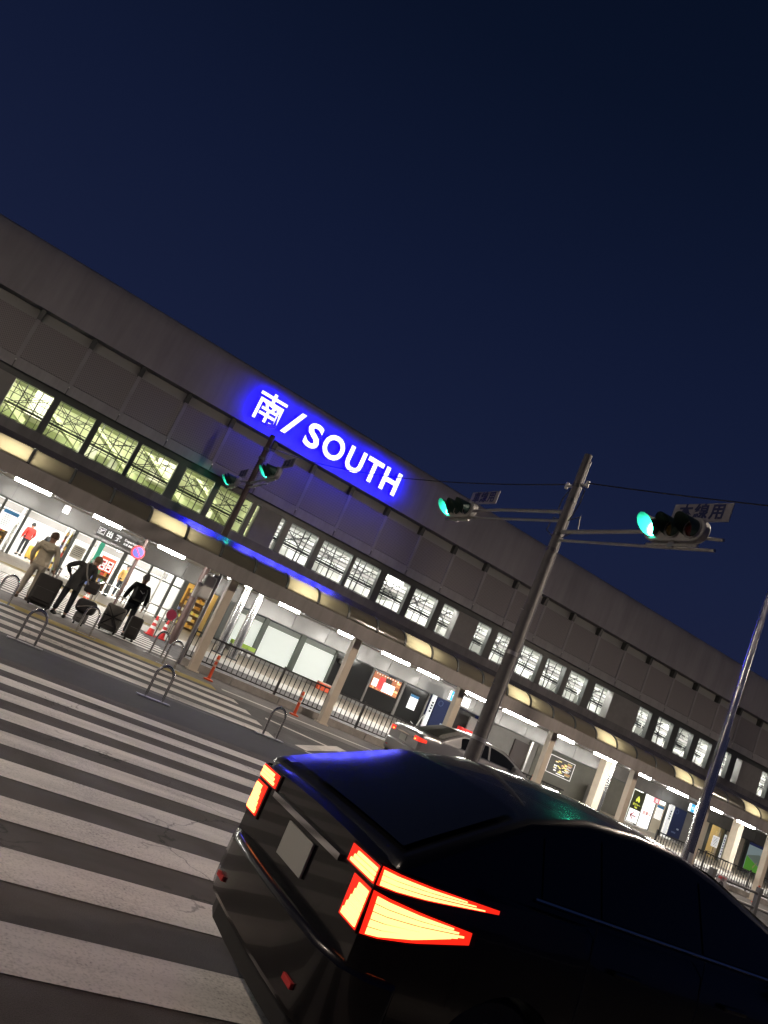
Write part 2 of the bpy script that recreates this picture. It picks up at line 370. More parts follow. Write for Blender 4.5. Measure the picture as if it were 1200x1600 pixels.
# roof edge, big smooth band, rounded over at the top
prof = [(30.72, 9.36), (30.70, 11.15), (30.74, 11.42), (30.86, 11.62), (31.1, 11.74), (31.8, 11.86), (48, 12.4), (48, 9.36)]
P('roof', MB().prism(prof, 'x', XL, XR), roofmetal, 30)
P('gap_back', MB().box((XL, 31.22, 8.7), (XR, 31.4, 9.355)), mat('gap_panel', (.36, .36, .345), .6))
P('facade_beam', MB().box((XL, 31.0, 3.5), (XR, 31.3, 5.19)), beam_m)
P('window_head', MB().box((XL, 31.08, 6.66), (XR, 31.4, 7.0)), frame_m)
x = -0.16 - 2.02 * 7
perf_me = MB().box((0.06, 0, 7.36), (1.96, .06, 8.90)).mesh('perforated_panel', perf_m)
low_me = MB().box((0.02, 0, 6.93), (2.0, .10, 7.34)).mesh('lower_plate', plate_m)
rib_me = MB().box((-0.07, -0.03, 7.2), (0.07, .06, 8.92)).mesh('panel_rib', plate_m)
strut_me = MB().prism([(-0.05, 8.90), (-0.1, 9.355), (0.215, 9.355), (0.215, 8.7), (0.0, 8.7)], 'x', -0.09, 0.09).mesh('roof_strut', frame_m)
pin_me = MB().cyl((0, 0.02, 7.19), .028, .05, 8).mesh('rib_pin', alu)
PI_T = Matrix.Translation((0, -31, 0))
def PL(name, me, loc):
    o = link(name, me, T, loc); o.matrix_parent_inverse = PI_T; return o
while x < 70:
    PL('perforated_panel', perf_me, (x, 30.9, 0)); PL('lower_plate', low_me, (x, 30.88, 0))
    PL('panel_rib', rib_me, (x, 30.9, 0)); PL('roof_strut', strut_me, (x, 31.0, 0)); PL('rib_pin', pin_me, (x, 30.86, 0))
    x += 2.02
# backing of the panel band
P('panel_backing', MB().box((XL, 31.1, 7.0), (XR, 31.2, 8.75)), beam_m)
# window band
wins = [(-8.6, -7.3), (-7.0, -5.6), (-5.3, -3.95), (-1.86, -0.43), (-0.16, 1.23), (1.46, 2.99), (3.16, 4.73), (5.08, 6.40), (6.65, 8.18), (8.40, 8.56),
        (9.61, 9.85), (10.13, 11.52), (11.80, 13.37), (13.54, 14.92), (15.28, 16.63), (16.94, 18.29), (18.67, 19.59),
        (20.84, 21.69), (22.14, 23.45), (23.81, 25.19), (25.55, 26.90), (27.25, 28.53), (29.08, 30.47),
        (32.59, 33.65), (34.21, 35.48), (35.96, 37.22), (37.74, 38.90), (39.65, 40.72), (41.24, 41.75),
        (43.73, 44.6), (45.1, 46.4), (46.9, 48.2), (48.7, 50.0), (50.5, 51.7), (54.0, 55.2), (55.7, 57.0), (57.5, 58.8), (59.3, 60.6)]
def bracing(x0, x1, seed):
    rr = random.Random(seed); b = MB(); g = 1.0 if seed < 10 else 1.25; w = x1 - x0; z0, z1 = 5.22, 6.64; y = 31.75
    bar = lambda p, q, r: b.tube([p, q], r * g, 5)
    for z, r in ((5.80, .045), (5.92, .022), (5.70, .018), (5.30, .016), (6.42, .016), (6.22, .014)): bar((x0 - .2, y, z), (x1 + .2, y, z), r)
    nv = max(2, int(w / .28)); vs = [x0 + w * (i + rr.uniform(.25, .75)) / nv for i in range(nv)]
    for xx in vs: bar((xx, y + rr.choice((0, .25)), z0 - .1), (xx + rr.uniform(-.02, .02), y + rr.choice((0, .2)), z1 + .1), rr.choice((.012, .018, .026)))
    if w > .6:
        for s_ in range(2):
            a = x0 + rr.uniform(-.1, .2); c = x1 + rr.uniform(-.2, .1)
            bar((a, y + .1, z1), (c, y + .1, 5.75), .014); bar((a, y + .12, 5.78), (c, y + .12, z1 - .1), .014)
        bar((x0, y + .3, z0), (x0 + w * .6, y + .3, z1), .012)
        for i in range(5):
            u = x0 + w * (i + .5) / 5; bar((u, y, 6.22), (u + w * .08, y, 6.42), .008); bar((u + w * .08, y, 6.42), (u + w * .16, y, 6.22), .008)
    return b
pilasters = [(-16, -8.6), (-3.95, -1.86), (8.56, 9.61), (19.59, 20.84), (30.47, 32.59), (41.75, 43.73), (51.7, 54.0), (60.6, 72)]
for i, (a, c) in enumerate(wins):
    P('window_pane', MB().box((a, 31.16, 5.19), (c, 31.175, 6.68)), pane_m)
    P('bracing', bracing(a, c, i), lattice_m)
for (a, c), (d, e_) in zip(wins, wins[1:]):
    if any(abs(pp[0] - c) < .05 for pp in pilasters): continue
    P('mullion', MB().box((c, 31.05, 5.19), (d, 31.32, 6.66)), frame_m)
for a, c in pilasters:
    P('pilaster', MB().box((a, 31.02, 5.19), (c, 31.5, 6.66)), wall_grey)
# rooms behind the band: left one with green lamplight in its wall colour, white ones after it
def room(a, c, m, name):
    b = MB(); y0, y1, z0, z1 = 31.5, 36.4, 4.8, 7.3
    b.quad((a, y1, z0), (c, y1, z0), (c, y1, z1), (a, y1, z1)); b.quad((a, y0, z0), (c, y0, z0), (c, y1, z0), (a, y1, z0))
    b.quad((a, y0, z1), (c, y0, z1), (c, y1, z1), (a, y1, z1)); b.quad((a, y0, z0), (a, y1, z0), (a, y1, z1), (a, y0, z1)); b.quad((c, y0, z0), (c, y1, z0), (c, y1, z1), (c, y0, z1))
    P(name, b, m)
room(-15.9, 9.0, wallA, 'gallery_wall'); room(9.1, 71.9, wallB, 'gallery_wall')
P('gallery_beam', MB().box((-15.8, 35.9, 5.75), (8.9, 36.2, 6.1)), mat('gallery_beam_green', (.36, .40, .24), .7))
P('gallery_beam', MB().box((9.2, 33.6, 6.35), (71, 33.9, 6.55)), wall_grey)
rg = random.Random(3)
gp = [mat('gallery_sheet_%d' % i, c, .7) for i, c in enumerate(((.36, .36, .33), (.52, .51, .47), (.25, .25, .23), (.64, .64, .60)))]
xx = -5.0
while xx < 70:
    w_ = rg.uniform(.3, 1.1); z_ = rg.choice((4.9, 4.9, 5.5, 6.0)); h_ = rg.uniform(.4, 1.6)
    P('gallery_sheet', MB().box((xx, rg.uniform(33.9, 35.5), z_), (xx + w_, 35.8, min(7.1, z_ + h_))), rg.choice(gp))
    xx += w_ + rg.uniform(.2, 1.9)
for xx in (-3.4, -1.0, 1.4, 3.8, 6.2):      # darker slanted bars added across the green gallery
    P('slanted_bar', MB().prism([(xx, 6.95), (xx + .25, 6.95), (xx + 2.4, 5.85), (xx + 2.4, 5.55)], 'y', 34.4, 35.2), mat('gallery_slant', (.34, .36, .24), .7))
lum_a = emit('gallery_light_green', (0.97, 1.0, 0.70), 88); lum_b = emit('gallery_light_white', (1.0, 1.0, 0.95), 105)
lm = MB().box((-.6, -.10, 7.20), (.6, .10, 7.27)).mesh('gallery_light', lum_a)
lm2 = MB().box((-.6, -.10, 7.20), (.6, .10, 7.27)).mesh('gallery_light', lum_b)
x = -14.5
while x < 70:
    if not 8.2 < x < 9.9:
        PL('gallery_light', lm if x < 9 else lm2, (x, 32.3, 0))
        PL('gallery_light', lm if x < 9 else lm2, (x, 33.7, 0))
    x += 2.1
# store level: bulkhead band with joints, ceiling, walls
bp_me = MB().box((0.008, 0, 2.74), (1.992, .08, 3.52)).mesh('bulkhead_panel', band_m)
x = -16.0
while x < 70: PL('bulkhead_panel', bp_me, (x, 36.0, 0)); x += 2.0
P('bulkhead_core', MB().box((XL, 36.085, 2.745), (XR, 36.35, 3.5)), wall_dark)
P('bulkhead_trim', MB().box((XL, 35.96, 2.68), (XR, 36.2, 2.735)), frame_m)
P('soffit', MB().box((XL, 31.31, 3.52), (XR, 36.4, 3.66)), mat('soffit_paint', (.55, .53, .50), .6))
# ground-floor walls, X ranges that are solid
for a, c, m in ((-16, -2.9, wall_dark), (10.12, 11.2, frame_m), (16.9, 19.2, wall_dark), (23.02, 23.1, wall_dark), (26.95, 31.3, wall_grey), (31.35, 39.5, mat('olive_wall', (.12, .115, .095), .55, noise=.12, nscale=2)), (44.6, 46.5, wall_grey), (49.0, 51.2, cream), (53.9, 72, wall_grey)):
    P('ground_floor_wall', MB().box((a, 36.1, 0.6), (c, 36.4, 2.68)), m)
P('ground_floor_wall', MB().box((25.0, 36.9, 0.6), (26.95, 37.1, 2.68)), wall_dark)
P('plinth', MB().box((10.2, 35.9, 0.6), (23.0, 36.1, 0.82)), wall_grey)
P('shutter', MB().box((26.0, 35.98, 0.62), (27.6, 36.08, 2.5)), mat('shutter_grey', (.26, .25, .24), .5, noise=.08))
P('door_jamb', MB().box((30.6, 35.9, .6), (30.75, 36.09, 2.66)), alu)
P('door_leaf', MB().box((29.5, 36.0, .6), (30.6, 36.09, 2.4)), mat('brown_door', (.045, .03, .028), .5))
# shop front on the left: frames and panes
for a, c, m in ((-2.9, -2.7, frame_m), (-1.45, -1.3, frame_m), (-.2, -.09, frame_m), (.62, .74, alu), (.80, .92, frame_m), (2.53, 2.62, alu), (2.72, 2.80, alu), (2.90, 3.05, frame_m), (3.72, 3.86, frame_m),
                (3.98, 4.05, alu), (5.16, 5.34, frame_m), (5.72, 5.80, frame_m), (6.50, 6.60, frame_m), (7.15, 7.22, alu), (7.66, 7.78, frame_m), (8.19, 8.42, frame_m), (8.84, 8.92, frame_m), (10.0, 10.12, frame_m)):
    P('door_frame', MB().box((a, 35.96, .6), (c, 36.14, 2.68)), m)
P('transom', MB().box((-2.7, 36.02, 2.22), (.62, 36.1, 2.27)), frame_m); P('transom', MB().box((5.34, 36.02, 2.22), (8.19, 36.1, 2.29)), frame_m)
for a, c in ((-2.7, -1.45), (-1.3, -.2), (-.09, .62), (3.05, 3.72), (4.05, 5.16), (5.80, 6.50), (6.60, 7.15), (7.22, 7.66), (7.78, 8.19), (8.42, 8.84), (8.92, 10.0)):
    P('shop_pane', MB().box((a, 36.05, .62), (c, 36.062, 2.67)), pane_m)
# shop interior
def box_room(a, c, y0, y1, z0, z1, wall, fl, name):
    b = MB(); b.quad((a, y1, z0), (c, y1, z0), (c, y1, z1), (a, y1, z1)); b.quad((a, y0, z1), (c, y0, z1), (c, y1, z1), (a, y1, z1))
    b.quad((a, y0, z0), (a, y1, z0), (a, y1, z1), (a, y0, z1)); b.quad((c, y0, z0), (c, y1, z0), (c, y1, z1), (c, y0, z1)); P(name + '_wall', b, wall)
    P(name + '_floor', MB().quad((a, 36.0, z0 + .008), (c, 36.0, z0 + .008), (c, y1, z0 + .008), (a, y1, z0 + .008)), fl)
box_room(-2.9, 8.25, 36.36, 45, .6, 3.1, shopw, shopfl, 'hall'); box_room(8.3, 10.1, 36.36, 40, .6, 3.1, mat('shop_wall_warm', (.7, .55, .25), .7), shopfl, 'shop')
box_room(39.5, 44.5, 36.36, 41, .6, 3.1, shopw, shopfl, 'lobby'); box_room(46.5, 49.0, 36.36, 40, .6, 3.1, mat('lobby_wall_cream', (.75, .66, .42), .7), shopfl, 'lobby')
hall_e = emit('hall_light', (1, .98, .93), 16); warm_e = emit('shop_light', (1, .80, .45), 9)
hl = MB().box((-.7, -.25, 3.02), (.7, .25, 3.08)).mesh('hall_light', hall_e)
for xx in (-2.0, .2, 2.2, 4.2, 6.2, 7.4):
    for yy in (37.6, 39.6, 41.6, 43.6): PL('hall_light', hl, (xx, yy, 0))
wl_me = MB().box((-.5, -.15, 3.02), (.5, .15, 3.08)).mesh('shop_light', warm_e)
for xx in (8.9, 9.5): PL('shop_light', wl_me, (xx, 37.5, 0)); PL('shop_light', wl_me, (xx, 39, 0))
for xx, me in ((40.4, hl), (42.2, hl), (43.8, hl), (47.2, wl_me), (48.4, wl_me)): PL('hall_light', me, (xx, 37.6, 0)); PL('hall_light', me, (xx, 39.5, 0))
P('hall_beam', MB().box((-2.8, 40.2, 2.45), (8.2, 40.5, 2.75)), wall_grey)
# three tall pale windows
blind = emit('lit_blind', (.80, .92, .80), .50)
for a, c in ((11.25, 12.60), (12.87, 14.70), (15.02, 16.84)):
    w_ = P('blind_window', MB().box((a, 36.12, .80), (c, 36.16, 2.40)), blind)
    P('window_header', MB().box((a, 36.10, 2.40), (c, 36.16, 2.66)), mat('blind_header', (.30, .33, .30), .5))
    P('window_glass', MB().box((a, 36.05, .80), (c, 36.06, 2.66)), pane_m)
for a, c in ((11.12, 11.25), (12.60, 12.87), (14.70, 15.02), (16.84, 16.95)): P('mullion', MB().box((a, 36.0, .78), (c, 36.2, 2.68)), mat('green_frame', (.06, .075, .06), .4))
# dark glazed bays with frames
for a, c in ((19.2, 19.3), (21.2, 21.36), (22.95, 23.05)): P('mullion', MB().box((a, 36.0, .62), (c, 36.2, 2.68)), wall_grey)
dk = mat('dark_glass', (.03, .03, .03), .08)
for a, c in ((17.0, 19.2), (19.3, 21.2), (21.36, 22.95)): P('dark_pane', MB().box((a, 36.06, .83), (c, 36.09, 2.66)), dk)
# entrance bays on the right
for a, c, m in ((39.5, 39.6, frame_m), (40.62, 40.74, frame_m), (41.68, 41.86, frame_m), (42.8, 42.98, frame_m), (47.12, 47.45, frame_m), (48.35, 48.5, alu), (48.75, 49.0, frame_m), (51.2, 51.6, frame_m), (53.5, 53.9, frame_m)):
    P('door_frame', MB().box((a, 35.98, .6), (c, 36.14, 2.68)), m)
P('shop_pane', MB().box((47.45, 36.05, .62), (48.35, 36.06, 2.67)), pane_m)
P('cream_panel', MB().box((46.5, 36.0, .62), (47.12, 36.06, 2.67)), cream)
P('beige_door', MB().box((41.88, 36.02, .62), (42.78, 36.07, 2.45)), mat('beige_door', (.52, .46, .36), .5))

# ------------------------------------------------------------------ canopy
C_ = thing('entrance_canopy', 'long low grey canopy with curved smoked roof panels on cream columns along the kerb', 'canopy', (0, 20, 0))
PC = Matrix.Translation((0, -20, 0))
def CP(name, b, m, smooth=False):
    o = b.build(name, m, C_, smooth); o.matrix_parent_inverse = PC; return o
def CL(name, me, loc):
    o = link(name, me, C_, loc); o.matrix_parent_inverse = PC; return o
CX0, CX1 = -16.25, 66
CP('fascia', MB().box((CX0, 19.55, 2.74), (CX1, 19.70, 3.12)), fascia_m)
CP('light_box_floor', MB().box((CX0, 19.703, 2.90), (CX1, 20.95, 2.94)), fascia_m)  # unseen floor added to keep lamp light behind the curved panels
CP('light_box_back', MB().box((CX0, 20.90, 2.942), (CX1, 20.95, 3.598)), mat('light_box_dark', (.10, .095, .09), .7))  # unseen dark wall added so lamp light stays in the box
CP('roof_deck', MB().box((CX0, 20.90, 3.60), (CX1, 30.98, 3.70)), beam_m)
CP('ceiling', MB().box((CX0, 20.96, 3.47), (CX1, 31.3, 3.54)), mat('canopy_ceiling', (.50, .48, .45), .6))
CP('roof_edge', MB().box((CX0, 20.22, 3.535), (CX1, 20.26, 3.56)), beam_m)
CP('sign_mirror_flashing', MB().prism([(20.262, 3.562), (20.89, 3.775), (20.89, 3.71), (20.262, 3.54)], 'x', CX0, CX1), mat('mirror_flashing', (.10, .10, .11), .20, metal=.75, rvar=.05, nscale=2))  # strip added, its slope set to mirror the blue sign
smoked = transl('smoked_sheet', (.80, .74, .58), .6)
arc = [(20.24 - .64 * math.cos(t), 3.125 + .43 * math.sin(t)) for t in [i * PI / 2 / 9 for i in range(10)]]
def arcsheet(x0, x1, off=0.0):
    b = MB(); vs = []
    for (y, z) in arc: vs += [(x0, y - off, z + off), (x1, y - off, z + off)]
    b.add(vs, [(2 * i, 2 * i + 1, 2 * i + 3, 2 * i + 2) for i in range(len(arc) - 1)]); return b
pan_me = arcsheet(.02, .9925).mesh('curved_panel', smoked, True)
rb = MB()
inner = [(y + .05, z - .05) for y, z in arc]
poly = [(y - .02, z + .02) for y, z in arc] + inner[::-1]
n = len(poly); rb.add([(-.035, y, z) for y, z in poly] + [(.035, y, z) for y, z in poly], [(i, n + i, n + (i + 1) % n, (i + 1) % n) for i in range(n)] + [(i, i + 1, n - 2 - i, n - 1 - i) for i in range(n // 2 - 1)] + [(n + i, 2 * n - 1 - i, 2 * n - 2 - i, n + i + 1) for i in range(n // 2 - 1)])
rib_c = rb.mesh('canopy_rib', frame_m)
baf_me = MB().prism([(19.72, 2.945)] + [(y + .02, z - .02) for y, z in arc] + [(20.88, 3.52), (20.88, 2.945)], 'x', -.01, .01).mesh('canopy_baffle', wall_grey)  # unseen plate added to cut the lamp light off at a rib
pair_e = emit('canopy_lamp_glow', (1, .88, .60), 22)
lampc = MB().box((-.42, -.05, 2.97), (.42, .05, 3.03)).mesh('canopy_lamp', pair_e)
k = -5
xr = 3.98 - 4.05 * 5
while xr < 64:
    for q in range(4):
        CL('curved_panel', pan_me, (xr + q * 1.0125, 0, 0)); CL('canopy_rib', rib_c, (xr + q * 1.0125, 0, 0))
    CL('canopy_baffle', baf_me, (xr - 1.0125, 0, 0)); CL('canopy_baffle', baf_me, (xr + 1.0125, 0, 0))
    CL('canopy_lamp', lampc, (xr - .38, 19.95, 0))
    xr += 4.05
colxs = [-10.4, 5.75, 9.80, 13.75, 17.75, 21.77, 25.75, 29.80, 33.85, 37.9, 41.95, 46.0]
cb = MB(); cb.box((-.11, -.11, .2), (.11, .11, 2.76)); cb.box((-.16, -.16, .2), (.16, .16, .24)); col_me = cb.mesh('column', cream)
for xx in colxs: CL('column', col_me, (xx, 20.0, 0))

# tubes, trays and round lamps hung under the canopy ceiling
tubes = [(-6.0, -4.9), (-3.6, -2.6), (-.21, .99), (2.43, 3.42), (4.78, 5.77), (9.70, 10.54), (12.35, 13.01), (14.47, 15.77), (16.29, 17.29), (18.86, 20.10), (21.0, 22.83), (24.26, 25.19), (26.68, 27.76), (29.3, 30.4), (31.9, 33.2), (34.6, 35.9), (37.4, 38.6), (40.2, 41.5), (43.2, 44.5)]
where = ['left of the shop door', 'left of the shop door, second one', 'above the shop door', 'above the departures sign', 'right of the departures sign', 'above the first pale window', 'above the third pale window', 'left end over the dark wall', 'over the lit advert', 'over the poster on dark glass', 'behind the signal pole', 'over the grey shutter', 'over the brown door', 'over the map board', 'right of the map board', 'over the white entry sign', 'over the navy banner', 'over the cream panels', 'at the far right end']
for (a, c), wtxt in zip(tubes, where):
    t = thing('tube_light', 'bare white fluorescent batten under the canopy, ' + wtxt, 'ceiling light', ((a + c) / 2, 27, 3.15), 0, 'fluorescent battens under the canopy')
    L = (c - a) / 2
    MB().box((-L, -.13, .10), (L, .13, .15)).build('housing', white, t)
    MB().box((-L + .02, -.12, -.09), (L - .02, .12, .098)).build('tube', tube_e, t)  # thicker than a real tube, its glare built into the shape
    b = MB()
    for s_ in (-.7, .7): b.tube([(s_ * L, 0, .10), (s_ * L, 0, .33)], .012, 6)
    b.build('hanger', darksteel, t)
trays = [(-2.4, -.5), (1.1, 2.3), (3.5, 4.7), (7.2, 9.3), (10.7, 12.2), (13.15, 14.4), (17.4, 18.8), (20.2, 20.9), (22.9, 24.1), (25.3, 26.5), (27.9, 29.2), (30.6, 31.8), (36.1, 37.2), (39, 40)]
for i, (a, c) in enumerate(trays):
    b = MB(); 
    for yy in (26.85, 27.15): b.box((a, yy - .015, 3.13), (c, yy + .015, 3.21))
    xx = a + .1
    while xx < c: b.box((xx, 26.865, 3.15), (xx + .04, 27.135, 3.17)); xx += .22
    for xx in (a + .2, c - .2): b.tube([(xx, 27, 3.16), (xx, 27, 3.48)], .012, 6)
    tag(b.build('cable_tray', darksteel), ['ladder cable tray under the canopy, leftmost in the photo', 'ladder cable tray between the first two lights over the shop', 'ladder cable tray between the lights over the departures sign', 'ladder cable tray left of the double steel pillars', 'ladder cable tray above the pale middle window', 'ladder cable tray over the dark wall beside the windows', 'ladder cable tray over the lit advert screen', 'short ladder cable tray over the poster on dark glass', 'ladder cable tray just behind the signal pole', 'ladder cable tray over the grey shutter', 'ladder cable tray over the brown door', 'ladder cable tray over the map board', 'ladder cable tray left of the white entry sign', 'ladder cable tray over the white entry sign'][i], 'cable tray', 'cable trays under the canopy')
round_e = emit('round_lamp_glow', (1, .97, .90), 60)
for i, (xx, yy, wtx) in enumerate(((6.62, 23.5, 'beside the first cream column'), (7.25, 23.5, 'above the twin steel pillars'), (24.3, 23.5, 'beside the far entry signs'), (29.0, 22, 'beside the silver lamp post'), (31.0, 22.5, 'at the right edge'))):
    t = thing('round_lamp', 'round white bulkhead lamp under the canopy ' + wtx, 'ceiling light', (xx, yy, 3.0), 0, 'round lamps under the canopy')
    MB().lathe([(.02, .10), (.15, .10), (.16, .03), (.15, .0)], (0, 0, 0), 16).build('housing', white, t)
    MB().lathe([(.14, -.002), (.12, -.05), (.05, -.08)], (0, 0, 0), 16).build('diffuser', round_e, t)
    MB().tube([(0, 0, .1), (0, 0, .47)], .012, 6).build('stem', white, t)

# polished round pillars by the kerb of the sidewalk
for i, (xx, wtx) in enumerate(((9.42, 'left one of the pair beside the pale windows'), (10.05, 'right one of the pair beside the pale windows'), (31.5, 'beside the red and white machine'), (42.6, 'behind the silver lamp post'), (48.6, 'right of the cream panels'))):
    t = thing('steel_pillar', 'tall polished steel pillar, ' + wtx, 'pillar', (xx, 30.5, .45), 0, 'polished steel pillars on the sidewalk')
    MB().cyl((0, 0, 0), .18, 3.05, 24).build('shaft', steel, t, True); MB().lathe([(.24, 0), (.24, .05), (.185, .07)], (0, 0, 0), 24).build('base', darksteel, t)
for xx, wtx in ((30.75, 'beside the polished pillar and the machine'), (41.9, 'behind the silver lamp post')):
    t = thing('wide_column', 'wide cream column under the back of the canopy ' + wtx, 'column', (xx, 30.2, .44), 0, 'wide cream columns')
    MB().box((-.22, -.22, 0), (.22, .22, 3.08)).build('shaft', cream, t); MB().box((-.26, -.26, 0), (.26, .26, .1)).build('base', concrete, t)

# ------------------------------------------------------------------ the big lit sign on the roof edge
sg = thing('rooftop_sign', 'big glowing white roof sign reading South with a blue halo behind its letters', 'illuminated sign', (10, 30.45, 10.29))
face_e = emit('sign_face_white', (0.93, 0.97, 1.0), 1.8)
halo_e = emit('sign_halo_blue', (0.0015, 0.0, 1.0), 38.0)
def letter(ch, x0, x1, z0, z1, bold):
    c = bpy.data.curves.new('txt', 'FONT'); c.body = ch; c.size = 1; c.extrude = .04; c.offset = bold; c.resolution_u = 4
    o = bpy.data.objects.new('txt', c); COL.objects.link(o)
    dg = bpy.context.evaluated_depsgraph_get(); me = bpy.data.meshes.new_from_object(o.evaluated_get(dg)); bpy.data.objects.remove(o)
    xs = [v.co.x for v in me.vertices]; ys = [v.co.y for v in me.vertices]
    ax, bx, ay, by = min(xs), max(xs), min(ys), max(ys)
    for v in me.vertices:
        v.co = Vector((x0 - 10 + (v.co.x - ax) / (bx - ax) * (x1 - x0), -v.co.z * 1.4, z0 - 10.29 + (v.co.y - ay) / (by - ay) * (z1 - z0)))
    me.materials.clear(); me.materials.append(face_e); me.materials.append(halo_e)
    me.update()
    for p in me.polygons: p.material_index = 0 if p.normal.y < -.5 else 1
    o = link('letter', me, sg)
    return o
letter('南', 6.28, 7.52, 9.68, 11.02, .010)
MB().prism([(7.68 - 10, -.54), (7.90 - 10, -.54), (8.46 - 10, .62), (8.24 - 10, .62)], 'y', -.056, .056).build('letter', [face_e, halo_e], sg)
sl = sg.children[-1]
for p in sl.data.polygons: p.material_index = 0 if p.normal.y < -.5 else 1
letter('S', 8.74, 9.46, 9.74, 10.85, .026); letter('O', 9.62, 10.66, 9.74, 10.85, .026); letter('U', 10.86, 11.70, 9.74, 10.83, .026)
letter('T', 11.82, 12.66, 9.75, 10.83, .026); letter('H', 12.80, 13.66, 9.75, 10.83, .026)
b = MB()
for xx in (6.6, 7.2, 8.05, 9.1, 10.15, 11.3, 12.24, 13.0, 13.5):
    for zz in (-.38, .4): b.tube([(xx - 10, .06, zz), (xx - 10, .26, zz)], .015, 5)
b.build('standoff', black, sg)

# ------------------------------------------------------------------ traffic signals
green_e = emit('signal_green_glow', (0.05, 1.0, 0.60), 60)
visor_g = mat('signal_green_paint', (0.03, 0.075, 0.065), 0.55)
dark_lens_y = mat('lens_yellow_off', (0.05, 0.035, 0.01), 0.2); dark_lens_r = mat('lens_red_off', (0.05, 0.01, 0.01), 0.2)
sig_body = mat('signal_grey', (0.38, 0.38, 0.375), 0.4, noise=.08, nscale=8)
plate_w = mat('plate_white', (0.30, 0.295, 0.32), 0.5); plate_b = mat('plate_blue', (0.02, 0.03, 0.12), 0.5)
def visor_mesh(m):
    """long scooped hood opening along -x, cut away at its lower front"""
    b = MB(); n = 20; r = .165; rows = 8; vs = []
    for i in range(rows):
        for k in range(n + 1):
            a = -PI * 0.86 + 2 * PI * 0.86 * k / n                 # open at the bottom
            top = .5 + .5 * math.cos(a)
            L = .06 + .34 * top ** 0.8
            x = -L * i / (rows - 1)
            vs.append((x, r * math.sin(a), r * math.cos(a) - .035 * i / (rows - 1) * top))
    fs = [(i * (n + 1) + k, i * (n + 1) + k + 1, (i + 1) * (n + 1) + k + 1, (i + 1) * (n + 1) + k) for i in range(rows - 1) for k in range(n)]
    b.add(vs, fs); me = b.mesh('visor', m, True)
    return me
vis_me = visor_mesh(visor_g)
lens_me = {k: MB().lathe([(.145, 0), (.135, -.02), (.09, -.045), (.02, -.055)], (0, 0, 0), 20, 0, 'x').mesh('lens', m, True) for k, m in (('g', green_e), ('y', dark_lens_y), ('r', dark_lens_r))}
def signal_head(parent_label, loc, group, chars, plate_dy, plate_dz, plate_label, sp=.41):
    t = thing('traffic_signal', parent_label, 'traffic light', loc, 0, group)
    hw = sp + .24
    b = MB()
    prof = []
    for k in range(13): a = PI / 2 + PI * k / 12; prof.append((-.0 - (hw - .22) + .22 * math.cos(a), .22 * math.sin(a)))
    for k in range(13): a = -PI / 2 + PI * k / 12; prof.append(((hw - .22) + .22 * math.cos(a), .22 * math.sin(a)))
    b.prism(prof, 'x', 0, .16); o = b.build('case', sig_body, t, 30); bevel(o, .02)
    for s_, kk in ((sp, 'g'), (0, 'y'), (-sp, 'r')):                # green lies furthest from the near kerb
        v = link('visor', vis_me, t, (0, s_, 0)); l_ = link('lens', lens_me[kk], t, (-.005, s_, 0))
        MB().tube([(-.02 , s_ + .17 * math.sin(a), .17 * math.cos(a)) for a in [2 * PI * i / 20 for i in range(20)]], .012, 5, closed=True).build('lens_ring', sig_body, t)
    MB().box((.05, -.06, -.32), (.11, .06, -.2)).build('clamp', galv, t)
    MB().tube([(.08, -hw + .1, -.27), (.08, hw - .1, -.27)], .03, 8).build('hanger_bar', galv, t)
    p = thing('lane_plate', plate_label, 'sign', (loc[0] + .12, loc[1] + plate_dy, loc[2] + plate_dz), 0, 'lane plates on the signal arms')
    MB().box((0, -.60, -.17), (.015, .60, .17)).build('plate', plate_w, p)
    text('characters', chars, .30, plate_b, p, (-.004, 0, 0), (R(90), 0, R(-90)), .002, .008, spacing=1.22)
    return t
def pole_thing(label, x, y, z0, h, r0, r1, m, name='signal_pole', group=None, cat='pole'):
    t = thing(name, label, cat, (x, y, z0), 0, group)
    MB().tube([(0, 0, 0), (0, 0, h)], [r0, r1], 20).build('shaft', m, t, True)
    return t
GP = 'lane signals on the pole arms'
# near pole on the median
np_ = pole_thing('tall tapered grey signal pole on the median in front of the silver car', 9.46, 12.6, 0, 7.95, .16, .085, pole_m, group='signal poles')
for z_, rr_ in ((7.2, .10), (6.85, .105), (6.05, .115), (5.7, .12), (1.6, .152), (3.4, .136)):
    MB().lathe([(rr_, -.04), (rr_, .04)], (0, 0, z_), 20).build('band_clamp', darksteel if z_ > 4 else galv, np_)
b = MB(); b.tube([(.165, -.05, 0.3), (.095, -.03, 7.85)], .018, 6); b.build('conduit', galv, np_)
b = MB(); b.tube([(0, .1, 6.60), (.0, 2.4, 6.68), (.0, 4.3, 6.66)], [.045, .04, .03], 8); b.tube([(0, .1, 6.38), (.0, 4.2, 6.50)], .03, 8)
b.build('far_arm', galv, np_)
b = MB(); b.tube([(0, -.1, 6.12), (0, -2.4, 6.16), (0, -4.1, 6.02)], [.045, .04, .03], 8); b.tube([(0, -.1, 5.93), (0, -4.0, 5.83)], .03, 8)
b.build('near_arm', galv, np_)
b = MB()
for s_ in (1, -1):
    b.tube([(s_ * .02, s_ * .12, 7.25), (s_ * .15, s_ * .5, 7.0), (s_ * .16, s_ * .52, 6.7), (.05, s_ * .13, 6.45)], .012, 6)
    b.tube([(.02, s_ * .12, 6.4), (.05, s_ * .42, 6.5), (.05, s_ * .5, 6.2), (.02, s_ * .14, 6.0)], .012, 6)
b.build('cable_loop', black, np_)
b = MB(); 
for s_ in (1, -1): b.tube([(0, s_ * .1, 7.22), (0, s_ * .32, 7.22)], .03, 8); b.tube([(0, s_ * .32, 7.16), (0, s_ * .32, 7.3)], .04, 8)
